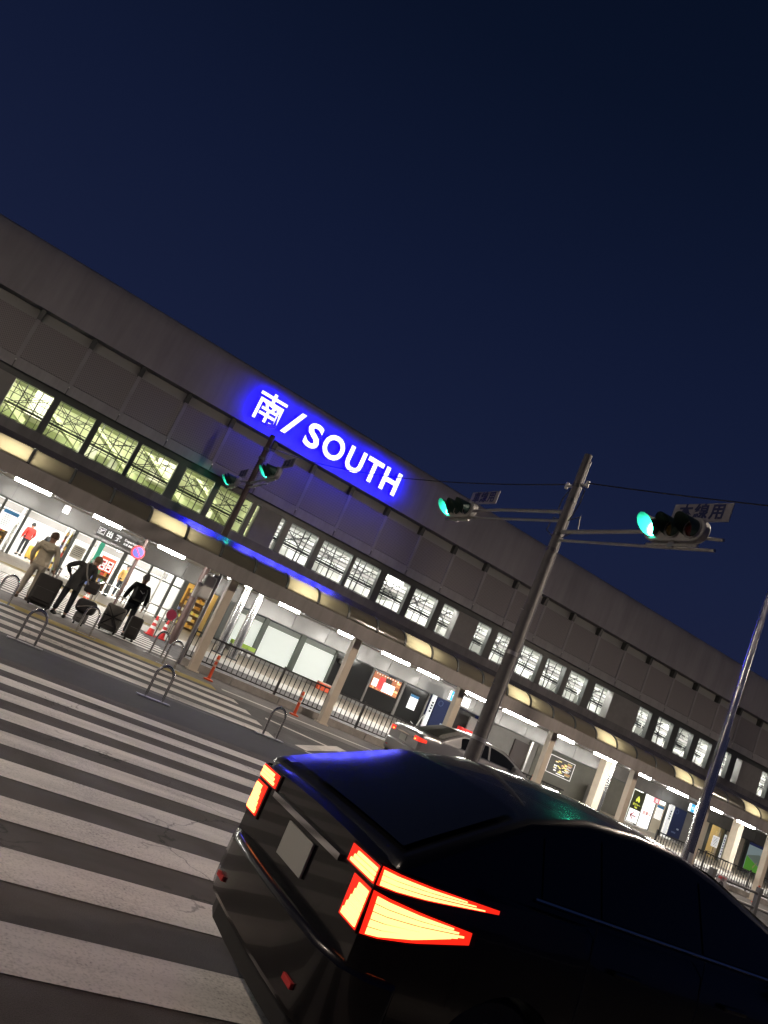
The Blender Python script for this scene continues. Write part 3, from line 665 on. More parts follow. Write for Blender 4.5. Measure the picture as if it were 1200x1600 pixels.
b.build('insulator', white, np_)
b = MB()
for z_ in (1.9, 2.3, 2.7, 3.1, 3.8, 4.3, 4.8): b.tube([(-.2 if int(z_ * 10) % 2 else .2, 0, z_), (0, 0, z_)], .01, 6)
b.build('step_bolt', galv, np_)
signal_head('green traffic light on the near arm over the road, largest in the photo', (9.25, 9.40, 6.12), GP, '本線用', -.35, .36, 'white lane plate with blue characters above the largest green traffic light')
signal_head('green traffic light on the far arm of the near pole', (9.25, 16.55, 6.62), GP, '車線用', -.75, .36, 'white lane plate with blue characters on the far arm of the near pole')
# far pole, through the canopy roof
fp = pole_thing('tall brown signal pole rising through the canopy roof below the glowing sign', 6.93, 28.0, .2, 8.6, .15, .10, brownm, group='signal poles')
b = MB(); b.tube([(0, .1, 6.6), (0, 1.9, 6.75)], .04, 8); b.tube([(0, .1, 6.4), (0, 1.9, 6.6)], .028, 8); b.build('far_arm', galv, fp)
b = MB(); b.tube([(0, -.1, 6.55), (0, -2.4, 6.6)], .04, 8); b.tube([(0, -.1, 6.35), (0, -2.3, 6.4)], .028, 8); b.build('near_arm', galv, fp)
for z_ in (6.5, 7.6, 8.0): MB().lathe([(.14, -.05), (.14, .05)], (0, 0, z_), 16).build('band_clamp', darksteel, fp)
b = MB()
for s_ in (1, -1): b.tube([(0, s_ * .1, 7.5), (0, s_ * .3, 7.2), (0, s_ * .28, 6.9), (0, s_ * .1, 6.7)], .012, 6)
b.build('cable_loop', black, fp)
signal_head('green traffic light under the sign, in front of the perforated panels', (6.75, 25.15, 6.90), GP, '本線用', -.95, .36, 'white lane plate with blue characters just below the glowing sign')
signal_head('green traffic light on the left of the far pole, in front of the green windows', (6.75, 30.0, 6.85), GP, '車線用', -.55, .36, 'dim white lane plate at the left of the far brown pole')
# wires
def wire(label, p, q, sag):
    p, q = Vector(p), Vector(q); pts = []
    for i in range(25):
        t = i / 24; v = p.lerp(q, t); v.z -= sag * 4 * t * (1 - t); pts.append(v)
    tag(MB().tube(pts, .013, 5).build('overhead_wire', black), label, 'cable', 'overhead wires')
wire('black overhead wire sagging across the glowing sign to the near pole', (6.93, 27.9, 8.3), (9.44, 12.92, 7.25), .45)
wire('black overhead wire running right from the near pole over the sky', (9.44, 12.28, 7.25), (17.5, -6, 9.6), .5)

# ------------------------------------------------------------------ street lamps
lamp_e = emit('street_lamp_glow', (1.0, 0.82, 0.66), 3700)
def street_lamp(label, x, y, z0, h, dy, tilt):
    t = thing('street_lamp', label, 'street lamp', (x, y, z0), 0, 'silver street lamps')
    MB().tube([(0, 0, 0), (0, 0, 3.2), (0, 0, h)], [.115, .095, .068], 24).build('shaft', steel, t, True)
    MB().lathe([(.22, 0), (.22, .03), (.15, .05), (.145, .35)], (0, 0, 0), 20).build('base', galv, t)
    MB().box((-.06, -.135, .7), (.06, -.10, 1.2)).build('hatch', galv, t)
    MB().tube([(0, 0, h - .1), (0, dy * .3, h + .25), (0, dy, h + .3)], .045, 10).build('arm', steel, t, True)
    hd = thing('lamp_head', None, None, (0, dy, h + .28)); hd.parent = t; hd.rotation_euler = (R(tilt), 0, 0)
    MB().box((-.16, -.35, 0), (.16, .35, .11)).build('head_case', galv, hd); MB().box((-.13, -.30, -.02), (.13, .30, -.004)).build('lens', lamp_e, hd)
    return t
street_lamp('tall polished silver street lamp post on the median at the right', 16.08, 12.6, 0, 10.2, -2.6, 12)
street_lamp('silver street lamp on the median at the left, out of the photo', -9.5, 12.6, 0, 10.2, -2.6, 12)
street_lamp('silver street lamp further along the median to the right', 41, 12.6, 0, 10.2, -2.6, 12)
MB().tube([(.17, 0, 0), (.16, 0, 4.0)], .035, 10).build('conduit', steel, bpy.data.objects['street_lamp'], True)

# ------------------------------------------------------------------ hoops, fences, posts
hoop_me = MB().tube([(-.15, 0, 0), (-.15, 0, .36)] + [(-.15 * math.cos(a), 0, .36 + .15 * math.sin(a)) for a in [PI * i / 10 for i in range(1, 10)]] + [(.15, 0, .36), (.15, 0, 0)], .024, 10).mesh('hoop_bar', steel, True)
plate_me = MB().box((-.30, -.07, 0), (.30, .07, .012)).mesh('base_plate', galv)
hoops = [(1.26, 14.0, 'leftmost one on the dark median', 1.15), (3.42, 13.2, 'on the dark median, nearest to the middle of the crossing', 1.15), (6.05, 14.2, 'on the median behind the rear of the black car', 1.15),
         (.80, 17.9, 'at the left edge beside the man in beige', 1.2), (.35, 18.4, 'cut off at the left edge of the photo', 1.2), (2.02, 21.2, 'between the man in beige and the stooping woman', 1.25), (2.62, 18.2, 'in front of the stooping woman with the bag', 1.25), (4.62, 19.6, 'right of the man with two bags', 1.25), (4.76, 18.5, 'beside the foot of the first cream column', 1.25)]
for x_, y_, w_, sc_ in hoops:
    t = thing('hoop_bollard', 'low polished steel hoop bollard ' + w_, 'bollard', (x_, y_, zg(y_) + .008), random.uniform(-.1, .1), 'steel hoop bollards')
    t.scale = (1, 1, sc_); link('hoop_bar', hoop_me, t); link('base_plate', plate_me, t)
def rail_fence(label, x0, x1, y, z0, h, step, post_step, plinth=True, name='guide_fence'):
    t = thing(name, label, 'fence', (x0, y, z0))
    L = x1 - x0
    if plinth:
        pl = MB().box((0, -.07, 0), (1.46, .07, .20)).mesh('plinth_block', concrete)
        k = 0
        while k * 1.5 < L - .1: link('plinth_block', pl, t, (k * 1.5, 0, 0)); k += 1
    zb = .20 if plinth else .0
    for zz, r_ in ((zb + .08, .018), (h - .02, .024)): MB().box((0, -r_, zz - r_), (L, r_, zz + r_)).build('rail', black, t)
    br = MB().box((-.011, -.011, zb + .10), (.011, .011, h - .04)).mesh('picket', black); ps = MB().box((-.03, -.03, zb), (.03, .03, h + .05)).mesh('post', black)
    n_ = int(L / step); few = MB(); cnt = 0
    for i in range(1, n_):
        if cnt < 290: link('picket', br, t, (i * step, 0, 0)); cnt += 1
        else: few.box((i * step - .011, -.011, zb + .10), (i * step + .011, .011, h - .04))
    if few.v: o = few.build('pickets_beyond', black, t); o['kind'] = 'stuff'
    i = 0
    while i * post_step <= L + .01: link('post', ps, t, (i * post_step, 0, 0)); i += 1
    return t
rail_fence('black picket fence on a low concrete plinth behind the cream columns', 5.55, 19.5, 20.55, .2, .98, .155, 2.8)
rail_fence('black picket fence on a plinth behind the right-hand columns', 24.4, 46.0, 20.55, .2, .98, .155, 2.8, name='guide_fence')
# two-bar dark pedestrian fence on the median to the right
t = thing('pipe_fence', 'dark two-bar pipe fence on the median beside the silver street lamp', 'fence', (19.0, 14.0, 0))
for zz in (.86, .48): MB().tube([(0, 0, zz), (14.0, 0, zz)], .035, 10).build('rail', darksteel, t, True)
pf = MB().box((-.06, -.06, 0), (.06, .06, 1.02)).mesh('post', darksteel)
for i in range(8): link('post', pf, t, (i * 2.0, 0, 0))
t = thing('fence_sign', 'white warning plate with a round emblem hung on the pipe fence', 'sign', (19.35, 13.95, .72))
MB().box((-.20, -.012, -.22), (.20, .012, .22)).build('plate', plate_w, t)
MB().tube([(.09 * math.cos(a), -.016, -.03 + .09 * math.sin(a)) for a in [2 * PI * i / 20 for i in range(20)]], .012, 5, closed=True).build('emblem', black, t)
text('characters', '横断禁止', .085, red_m, t, (0, -.014, .15), (R(90), 0, 0), .002)
MB().box((-.02, -.10, .10), (.02, 0.0, .16)).build('clip', galv, t)
# orange flexible posts
def delineator(label, x_, y_):
    t = thing('delineator_post', label, 'delineator', (x_, y_, zg(y_) + .006), 0, 'orange delineator posts')
    MB().lathe([(.13, 0), (.13, .03), (.06, .05)], (0, 0, 0), 16).build('base', orange, t, True)
    MB().lathe([(.045, .05), (.04, .30), (.04, .62), (.03, .66)], (0, 0, 0), 14).build('post', orange, t, True)
    for z_ in (.36, .50): MB().lathe([(.0435, z_), (.0435, z_ + .06)], (0, 0, 0), 14).build('reflective_band', mat('reflector', (.7, .45, .35), .35), t)
delineator('orange delineator post in front of the first cream column', 6.0, 19.15)
delineator('orange delineator post between the first two cream columns', 8.55, 19.15)
delineator('orange delineator post at the foot of the far right column', 28.9, 19.3)
t = None
for x_, y_, w_ in ((6.05, 27.8, 'left one of the pair by the brown pole'), (6.55, 28.2, 'right one of the pair by the brown pole')):
    t = thing('red_cone_post', 'red and white striped cone post, ' + w_, 'traffic cone', (x_, y_, .21), 0, 'red cone posts')
    MB().box((-.18, -.18, 0), (.18, .18, .04)).build('base', red_m, t); MB().lathe([(.13, .04), (.045, .68), (.03, .72)], (0, 0, 0), 16).build('cone', red_m, t, True)
    for z_, r_ in ((.25, .108), (.46, .082)): MB().lathe([(r_, z_), (r_ - .013, z_ + .10)], (0, 0, 0), 16).build('white_band', white, t)
t = thing('red_cone_post', 'red striped cone post standing by the magazine window', 'traffic cone', (3.75, 29.3, .21), 0, 'red cone posts')
MB().box((-.18, -.18, 0), (.18, .18, .04)).build('base', red_m, t); MB().lathe([(.13, .04), (.045, .68), (.03, .72)], (0, 0, 0), 16).build('cone', orange, t, True); MB().lathe([(.10, .3), (.085, .42)], (0, 0, 0), 16).build('white_band', white, t)
t = thing('stop_board', 'round red stop board on a chrome hoop stand beside the brown pole', 'sign', (6.3, 27.2, .21))
MB().tube([(-.22, 0, 0), (-.22, 0, 1.0), (-.1, 0, 1.15), (.1, 0, 1.15), (.22, 0, 1.0), (.22, 0, 0)], .022, 8).build('stand', steel, t, True)
MB().cyl((0, -.03, .95), .18, .03, 20, 0, 'y').build('board', mat('sign_red_purple', (.35, .03, .07), .45), t)
t = thing('no_parking_sign', 'round blue sign with a red rim on a thin brown pole before the shop', 'sign', (4.52, 28.0, .2))
MB().tube([(0, 0, 0), (0, 0, 3.2)], .055, 12).build('pole', brownm, t, True)
MB().cyl((-.10, -.10, 2.45), .24, .02, 24, 0, 'y').build('rim', red_m, t); MB().cyl((-.10, -.112, 2.45), .185, .012, 24, 0, 'y').build('disc', mat('sign_blue', (.05, .06, .30), .4), t)
b = MB(); b.prism([(-.10 - .135, 2.45 + .115), (-.10 - .115, 2.45 + .135), (-.10 + .135, 2.45 - .115), (-.10 + .115, 2.45 - .135)], 'y', -.122, -.114); b.build('slash', red_m, t)
def barrier(label, x0, x1, y):
    t = thing('barrier_rail', label, 'barrier', ((x0 + x1) / 2, y, zs(y)), 0, 'chrome barrier rails'); L = (x1 - x0) / 2
    MB().tube([(-L, 0, 0), (-L, 0, .66), (-L + .12, 0, .78), (L - .12, 0, .78), (L, 0, .66), (L, 0, 0)], .028, 8).build('frame', steel, t, True)
    MB().tube([(-L, 0, .42), (L, 0, .42)], .02, 8).build('rail', steel, t)
barrier('chrome barrier rail left of the thin brown sign pole', 4.0, 5.25, 29.9); barrier('chrome barrier rail in front of the glass doors', 5.6, 7.1, 29.9)
barrier('chrome barrier rail before the magazine racks', 2.6, 3.2, 30.2)
# pedestrian signal seen from its side, on a grey post
t = thing('pedestrian_signal', 'rounded white pedestrian signal boxes on a grey post beside the first column', 'traffic light', (5.30, 20.25, .2))
MB().tube([(0.12, 0, 0), (0.12, 0, 2.55)], .055, 12).build('post', galv, t, True)
o = MB().box((-.26, -.17, 1.78), (.06, .12, 2.42)).build('large_box', white, t); bevel(o, .07, 4)
o = MB().box((-.36, -.08, 1.72), (-.22, .10, 2.15)).build('small_box', white, t); bevel(o, .04, 3)
MB().box((-.06, -.03, 2.42), (.12, .03, 2.50)).build('bracket', galv, t)

# ------------------------------------------------------------------ signs, posters and shop things
def panel(name, label, cat, x0, x1, y, z0, z1, m, th=.03, group=None):
    t = thing(name, label, cat, ((x0 + x1) / 2, y, (z0 + z1) / 2), 0, group)
    MB().box((-(x1 - x0) / 2, 0, -(z1 - z0) / 2), ((x1 - x0) / 2, th, (z1 - z0) / 2)).build('board', m, t)
    return t
def strip(t, name, x0, x1, z0, z1, m, d=-.006): MB().box((x0, d, z0), (x1, 0, z1)).build(name, m, t)
signw = emit('sign_white_glow', (1, 1, 1), .9)
t = panel('departures_sign', 'dark departures sign with plane pictogram over the shop windows', 'sign', 3.35, 5.95, 35.90, 2.80, 3.45, mat('sign_dark', (.09, .085, .085), .4), .06)
b = MB(); b.box((-1.27, -.008, -.16), (-.87, 0, -.14)); b.box((-1.27, -.008, .22), (-.87, 0, .24)); b.box((-1.27, -.008, -.14), (-1.25, 0, .22)); b.box((-.89, -.008, -.14), (-.87, 0, .22)); b.build('pictogram_frame', signw, t)
b = MB(); b.prism([(-1.20, -.05), (-1.13, -.03), (-.95, .12), (-.93, .17), (-.98, .17), (-1.07, .10), (-1.20, .15), (-1.22, .13), (-1.12, .05), (-1.17, .0), (-1.22, .0)], 'y', -.008, 0); b.box((-1.22, -.008, -.11), (-.92, 0, -.085)); b.build('plane_pictogram', signw, t)
text('characters', '出', .40, signw, t, (-.56, -.004, .02), bold=.012); text('characters', '発', .40, signw, t, (-.03, -.004, .02), bold=.012)
text('lettering', 'Departures', .20, signw, t, (.83, -.004, .13), bold=.004); text('small_lettering', '出发 출발 出發', .14, signw, t, (.83, -.004, -.11), bold=.004)
t.scale = (.74, 1, .74); t.location.z = 3.10
t = panel('hanging_light_box', 'small square white light box hanging under the canopy over the shop door', 'light box', 1.60, 1.80, 28.5, 2.84, 3.09, emit('lightbox_glow', (1, .98, .95), 3), .12)
MB().tube([(0, .06, .12), (0, .06, .6)], .012, 6).build('hanger', darksteel, t)
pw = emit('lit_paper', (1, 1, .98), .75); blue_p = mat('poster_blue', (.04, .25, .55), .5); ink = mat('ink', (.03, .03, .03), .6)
def blue_poster(label, x0, x1, y, z0, z1, m=None):
    t = panel('notice_poster', label, 'poster', x0, x1, y, z0, z1, m or pw, .012, 'white notices with a blue head'); w, h = (x1 - x0) / 2, (z1 - z0) / 2
    strip(t, 'blue_head', -w, w, h * .62, h, blue_p)
    for k in range(6): strip(t, 'text_line', -w * .75, w * random.uniform(.1, .75), h * (.42 - k * .2), h * (.47 - k * .2), ink, -.004)
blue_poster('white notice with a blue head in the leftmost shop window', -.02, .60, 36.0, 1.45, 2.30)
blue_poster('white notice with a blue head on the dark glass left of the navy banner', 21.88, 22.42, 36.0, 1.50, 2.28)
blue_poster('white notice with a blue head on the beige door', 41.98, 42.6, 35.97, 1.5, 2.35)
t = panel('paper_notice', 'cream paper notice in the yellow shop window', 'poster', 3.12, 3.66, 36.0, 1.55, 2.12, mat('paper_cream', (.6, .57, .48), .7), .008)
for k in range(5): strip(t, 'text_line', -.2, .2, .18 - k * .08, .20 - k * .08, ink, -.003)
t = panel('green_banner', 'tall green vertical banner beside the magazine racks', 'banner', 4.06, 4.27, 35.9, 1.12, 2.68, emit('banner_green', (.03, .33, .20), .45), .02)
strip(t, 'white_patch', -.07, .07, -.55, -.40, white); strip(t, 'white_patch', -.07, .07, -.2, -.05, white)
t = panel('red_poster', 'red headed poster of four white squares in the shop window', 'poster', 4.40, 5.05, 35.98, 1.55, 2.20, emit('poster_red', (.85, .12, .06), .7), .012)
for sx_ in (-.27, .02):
    for sz_ in (-.28, -.03):
        strip(t, 'square', sx_, sx_ + .25, sz_, sz_ + .22, pw); strip(t, 'mark', sx_ + .06, sx_ + .19, sz_ + .06, sz_ + .16, red_m, -.010)
# shelves with magazines
def shelf(label, x0, x1, y, z0, h, cols, n):
    t = thing('display_shelf', label, 'shelf', ((x0 + x1) / 2, y, z0), 0, 'shop shelves'); L = (x1 - x0) / 2
    b = MB()
    for s_ in (-L, L): b.box((s_ - .02, -.18, 0), (s_ + .02, .18, h))
    b.box((-L, .15, 0), (L, .17, h)); b.build('frame', mat('shelf_wood', (.25, .16, .08), .5), t)
    k = 0; z_ = .10
    while z_ < h - .1:
        MB().box((-L, -.17, z_), (L, .15, z_ + .025)).build('shelf_board', mat('shelf_board', (.5, .42, .3), .5), t)
        xx = -L + .04
        while xx < L - .12:
            w_ = random.uniform(.08, .16); hh = random.uniform(.12, .22)
            MB().box((xx, -.12, z_ + .027), (xx + w_, .05, z_ + .027 + hh)).build('packet', random.choice(cols), t); xx += w_ + .02
        z_ += .32
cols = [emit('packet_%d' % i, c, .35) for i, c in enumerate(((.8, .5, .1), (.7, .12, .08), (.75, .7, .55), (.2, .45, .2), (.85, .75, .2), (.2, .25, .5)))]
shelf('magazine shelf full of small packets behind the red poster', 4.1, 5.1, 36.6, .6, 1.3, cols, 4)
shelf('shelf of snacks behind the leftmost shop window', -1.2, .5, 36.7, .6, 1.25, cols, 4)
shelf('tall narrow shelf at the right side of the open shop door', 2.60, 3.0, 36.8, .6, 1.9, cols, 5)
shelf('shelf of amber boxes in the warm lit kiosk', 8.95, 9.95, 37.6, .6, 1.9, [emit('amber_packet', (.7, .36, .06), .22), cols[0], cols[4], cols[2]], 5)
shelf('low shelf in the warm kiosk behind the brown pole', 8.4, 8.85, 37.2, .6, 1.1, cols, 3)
# green-topped bins by the pale window
t = thing('recycling_bins', 'row of grey recycling bins with lime green tops below the pale window', 'bins', (11.95, 35.5, .58))
lime = mat('lime_green', (.36, .55, .06), .5)
for k in range(3):
    MB().box((-.60 + k * .41, -.2, 0), (-.22 + k * .41, .2, .36)).build('bin_body', wall_grey, t); MB().box((-.60 + k * .41, -.21, .37), (-.22 + k * .41, .2, .56)).build('bin_top', lime, t)
    MB().cyl((-.41 + k * .41, -.215, .18), .09, .012, 16, 0, 'y').build('emblem', white, t)
# lit advert
t = panel('advert_screen', 'bright lit advert screen of food pictures on the dark glass', 'screen', 19.33, 21.08, 35.99, 1.70, 2.58, emit('advert_orange', (.42, .14, .06), .55), .04)
strip(t, 'white_field', -.15, .58, -.38, .08, emit('advert_white', (1, .98, .95), 2.2))
strip(t, 'white_field', -.82, -.50, -.30, .10, emit('advert_white2', (.95, .9, .88), 1.0))
strip(t, 'red_field', -.45, -.1, -.35, .28, emit('advert_red', (.75, .06, .06), .6))
strip(t, 'dark_field', -.1, .3, .10, .34, mat('advert_dark', (.06, .04, .03), .5))
for k in range(9): strip(t, 'spot_lamp', -.75 + k * .17, -.70 + k * .17, .36, .41, emit('advert_spot', (1, .9, .75), 1.6))
for k in range(5): strip(t, 'picture', .60, .84, -.36 + k * .15, -.24 + k * .15, emit('advert_pic%d' % (k % 3), ((.6, .25, .08), (.8, .6, .3), (.3, .1, .05))[k % 3], .6))
for k in range(4): strip(t, 'picture', -.82 + .12 * k, -.73 + .12 * k, -.42, -.33, emit('advert_pic%d' % (k % 3), (.6, .25, .08), .6))
# right-hand wall things
def navy_bay(x0, label1, label2, label3):
    t = panel('white_post_sign', label3, 'sign', x0, x0 + .26, 35.85, .7, 2.72, emit('jamb_white', (.85, .88, .92), .5), .08)
    for k in range(4): strip(t, 'mark', -.06, .06, .55 - k * .16, .65 - k * .16, ink)
    t = panel('navy_banner', label1, 'banner', x0 + .32, x0 + 1.5, 35.8, .75, 2.70, navy, .04)
    ring = MB().tube([(-.32 + .14 * math.cos(a), -.008, .72 + .14 * math.sin(a)) for a in [2 * PI * i / 20 for i in range(20)]], .012, 5, closed=True); ring.build('emblem', mat('navy_light', (.10, .14, .28), .6), t)
    strip(t, 'white_mark', .10, .30, -.35, -.25, mat('navy_white', (.5, .55, .65), .5)); strip(t, 'mark', -.3, .1, -.62, -.52, mat('navy_light', (.1, .14, .28), .6))
    t = panel('hanging_sign', label2, 'illuminated sign', x0 + .20, x0 + 1.50, 34.6, 2.78, 3.26, emit('hang_white', (.95, 1, 1), 1.6), .18)
    strip(t, 'blue_end', -.65, -.30, -.24, .24, emit('hang_blue', (.05, .45, .85), .8)); MB().tube([(-.47 + .08 * math.cos(a), -.012, .08 * math.sin(a)) for a in [2 * PI * i / 16 for i in range(16)]], .02, 5, closed=True).build('emblem', signw, t)
    MB().tube([(-.4, .09, .24), (-.4, .09, .75)], .015, 6).build('hanger', steel, t); MB().tube([(.4, .09, .24), (.4, .09, .75)], .015, 6).build('hanger', steel, t)
navy_bay(23.12, 'navy blue cloth banner beside the third cream column', 'lit white hanging sign with a blue end above the nearer navy banner', 'narrow white post sign left of the nearer navy banner')
navy_bay(43.05, 'navy blue cloth banner by the far entrance, behind the silver lamp post', 'lit white hanging sign with a blue end above the far entrance', 'narrow white post sign at the far entrance')
t = panel('red_case', 'bright red and white lit cabinet on the wall behind the silver car', 'cabinet', 25.42, 26.5, 35.6, .62, 1.76, emit('case_red', (.75, .04, .04), .5), .4)
strip(t, 'white_panel', -.15, .46, .18, .44, emit('case_white', (1, .95, .93), 1.3)); strip(t, 'white_panel', -.1, .46, -.2, .1, emit('case_white', (1, .95, .93), 1.3)); strip(t, 'spot', -.38, -.28, .3, .4, pw)
t = panel('map_board', 'framed guide board with yellow print and a white border on the olive wall', 'notice board', 32.28, 34.34, 35.95, 1.42, 2.47, mat('board_dark', (.10, .095, .08), .5), .05)
b = MB()
for a in ((-1.03, -.50, -.47, 1.03, None),): pass
b.box((-1.03, -.01, .49), (1.03, 0, .525)); b.box((-1.03, -.01, -.525), (1.03, 0, -.49)); b.box((-1.03, -.01, -.49), (-.995, 0, .49)); b.box((.995, -.01, -.49), (1.03, 0, .49)); b.build('border', emit('board_border', (.9, .9, .85), .6), t)
yl = emit('board_yellow', (.9, .75, .3), .6); og = emit('board_orange', (.75, .38, .12), .5)
for k in range(26):
    x_ = random.uniform(-.55, .35); z_ = random.uniform(-.33, .32); strip(t, 'print_patch', x_, x_ + random.uniform(.05, .28), z_, z_ + random.uniform(.03, .08), random.choice((yl, yl, og, pw)))
for k in range(14): z_ = .38 - k * .055; strip(t, 'print_line', .45, .45 + random.uniform(.2, .48), z_, z_ + .025, random.choice((og, pw, yl)), -.008)
strip(t, 'print_line', -.2, .5, -.42, -.37, pw, -.008)
t = thing('ticket_machine', 'grey coin machine with a pink and white front beside the polished pillar', 'machine', (35.9, 35.4, .58))
o = MB().box((-.35, -.2, 0), (.35, .3, 1.12)).build('body', wall_grey, t); bevel(o, .03); MB().box((-.22, -.215, .55), (.25, -.2, 1.02)).build('front', emit('machine_front', (.85, .72, .70), .5), t)
MB().box((.02, -.225, .78), (.18, -.215, .92)).build('display', red_m, t); MB().box((-.18, -.225, .60), (.2, -.215, .66)).build('slot', ink, t); MB().lathe([(.12, 1.12), (.12, 1.2), (.05, 1.24)], (0, 0, 0), 14).build('cap', darksteel, t)
t = panel('taxi_sign', 'dark sign with a yellow car pictogram over a white arrow panel at the entrance', 'sign', 39.62, 40.6, 35.9, .66, 2.62, mat('taxi_dark', (.05, .055, .03), .5), .05)
ye = emit('taxi_yellow', (.75, .8, .10), .8)
b = MB(); b.box((-.16, -.012, .38), (.16, 0, .52)); b.prism([(-.11, .52), (.11, .52), (.07, .64), (-.07, .64)], 'y', -.012, 0); b.box((-.04, -.012, .65), (.04, 0, .69)); b.box((-.15, -.012, .33), (-.08, 0, .38)); b.box((.08, -.012, .33), (.15, 0, .38)); b.build('car_pictogram', ye, t)
text('lettering', 'タクシー', .17, ye, t, (0, -.004, .14), bold=.006); text('lettering', 'Taxi', .14, ye, t, (0, -.004, -.02), bold=.004)
strip(t, 'white_panel', -.46, .46, -.94, -.16, emit('arrow_white', (1, 1, 1), .9))
b = MB(); b.prism([(-.28, -.55), (.26, -.60), (.26, -.52), (-.28, -.50)], 'y', -.014, -.008); b.prism([(-.32, -.54), (-.02, -.30), (-.02, -.40), (-.20, -.54), (-.02, -.70), (-.02, -.80)], 'y', -.014, -.008); b.build('arrow', mat('arrow_red', (.5, .03, .10), .5), t)
t = panel('entry_sign', 'tall white lit entry sign with coloured characters at the entrance', 'sign', 40.76, 41.66, 35.9, .66, 2.36, emit('entry_white', (1, 1, 1), 1.0), .05)
text('characters', '入口', .34, mat('entry_teal', (.10, .42, .45), .5), t, (0, -.005, .42), bold=.004); text('characters', '営業中', .27, mat('entry_red', (.65, .10, .06), .5), t, (0, -.005, .02), bold=.004)
strip(t, 'text_line', -.28, .28, -.30, -.26, mat('entry_grey', (.5, .5, .5), .5)); strip(t, 'text_line', -.2, .2, -.38, -.35, mat('entry_grey', (.5, .5, .5), .5))
t = panel('red_flag_sign', 'small pink and white sign above the white entry sign', 'sign', 41.2, 41.75, 35.7, 2.38, 2.68, emit('flag_pink', (.75, .25, .30), .6), .02); strip(t, 'mark', -.1, .1, -.1, .1, pw)
t = panel('stand_notice', 'white notice on a stand in the yellow lit doorway at the right', 'notice', 47.35, 48.0, 35.6, 1.35, 2.05, emit('stand_paper', (.9, .9, .9), .6), .02)
for k in range(6): strip(t, 'text_line', -.24, .2, .22 - k * .09, .25 - k * .09, ink, -.004)
MB().tube([(0, .03, -.35), (0, .03, -.76)], .02, 6).build('stem', darksteel, t); MB().box((-.25, -.1, -.77), (.25, .2, -.74)).build('foot', darksteel, t)
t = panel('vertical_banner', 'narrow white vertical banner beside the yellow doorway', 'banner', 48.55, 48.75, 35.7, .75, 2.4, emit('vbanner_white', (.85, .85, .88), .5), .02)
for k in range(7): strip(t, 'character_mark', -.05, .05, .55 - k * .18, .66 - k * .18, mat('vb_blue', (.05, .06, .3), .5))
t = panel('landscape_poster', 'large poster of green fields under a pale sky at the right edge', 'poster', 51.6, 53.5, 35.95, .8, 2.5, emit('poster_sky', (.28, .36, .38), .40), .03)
gm = emit('poster_green', (.10, .32, .04), .45); b = MB(); b.prism([(-.95, -.85), (.95, -.85), (.95, -.45), (.2, -.25), (-.95, .1)], 'y', -.008, 0); b.build('green_field', gm, t)
b = MB(); b.prism([(-.95, .12), (.2, -.23), (.95, -.43), (.95, .3), (.3, .42), (-.4, .25)], 'y', -.006, 0); b.build('hills', emit('poster_hill', (.16, .20, .17), .4), t)
b = MB(); b.prism([(-.1, -.5), (.25, -.1), (.3, -.12), (.0, -.6)], 'y', -.012, -.008); b.build('stalk', emit('poster_stalk', (.3, .3, .12), .4), t)
t = thing('wall_speaker', 'small grey double loudspeaker under the bulkhead beside the pale windows', 'loudspeaker', (17.35, 35.9, 2.3))
o = MB().box((-.2, -.15, -.13), (.2, .1, .13)).build('case', wall_grey, t); bevel(o, .02)
for s_ in (-.09, .09): MB().cyl((s_, -.16, 0), .07, .012, 14, 0, 'y').build('cone', white, t)
t = thing('orange_box', 'low orange and white box by the wall right of the pale windows', 'box', (16.6, 35.3, .585))
o = MB().box((-.35, -.15, 0), (.35, .15, .35)).build('body', orange, t); MB().box((-.36, -.16, .352), (.36, .16, .40)).build('lid', mat('lid_pale', (.7, .5, .4), .5), t)
t = thing('fire_extinguisher', 'small red fire extinguisher at the foot of the column by the guide board', 'fire extinguisher', (29.5, 33.5, .53))
MB().lathe([(.10, 0), (.11, .05), (.11, .45), (.05, .55), (.03, .62)], (0, 0, 0), 16).build('cylinder', red_m, t, True); MB().box((-.07, -.02, .6), (.05, .02, .66)).build('handle', black, t)
t = thing('white_easel', 'white folded easel leaning beside the narrow white post sign', 'easel', (22.7, 35.4, .59))
b = MB(); b.tube([(-.25, 0, 0), (.05, .1, .85)], .025, 6); b.tube([(.15, 0, 0), (.1, .1, .95)], .03, 6); b.tube([(-.6, 0, .35), (-.1, 0, .15)], .02, 6); b.build('frame', white, t)

# ------------------------------------------------------------------ cars
def lerp_tab(tab, x):
    if x <= tab[0][0]: return tab[0][1]
    for (a, u), (c, v) in zip(tab, tab[1:]):
        if x <= c:
            t = (x - a) / (c - a); t = t * t * (3 - 2 * t) if False else t
            return u + (v - u) * t
    return tab[-1][1]
tail_core = emit('tail_lamp_core', (1.0, 0.33, 0.10), 4.4)
tail_red = emit('tail_lamp_red', (1.0, 0.02, 0.008), 1.1)
lamp_bezel = mat('lamp_bezel', (.05, .004, .004), .15)
tail_dim = emit('tail_lamp_small', (1.0, 0.04, 0.02), 1.0)
tint = mat('tinted_glass', (0.006, 0.007, 0.008), 0.06, spec=.5)
rear_tint = mat('rear_glass', (0.006, 0.007, 0.008), 0.125, spec=1.0, coat=.0)
lamp_clear = mat('clear_lamp', (.55, .56, .58), .1)
plate_mat = mat('number_plate', (.40, .41, .38), .5)
chrome = mat('chrome', (.75, .75, .76), .08, metal=1.0)
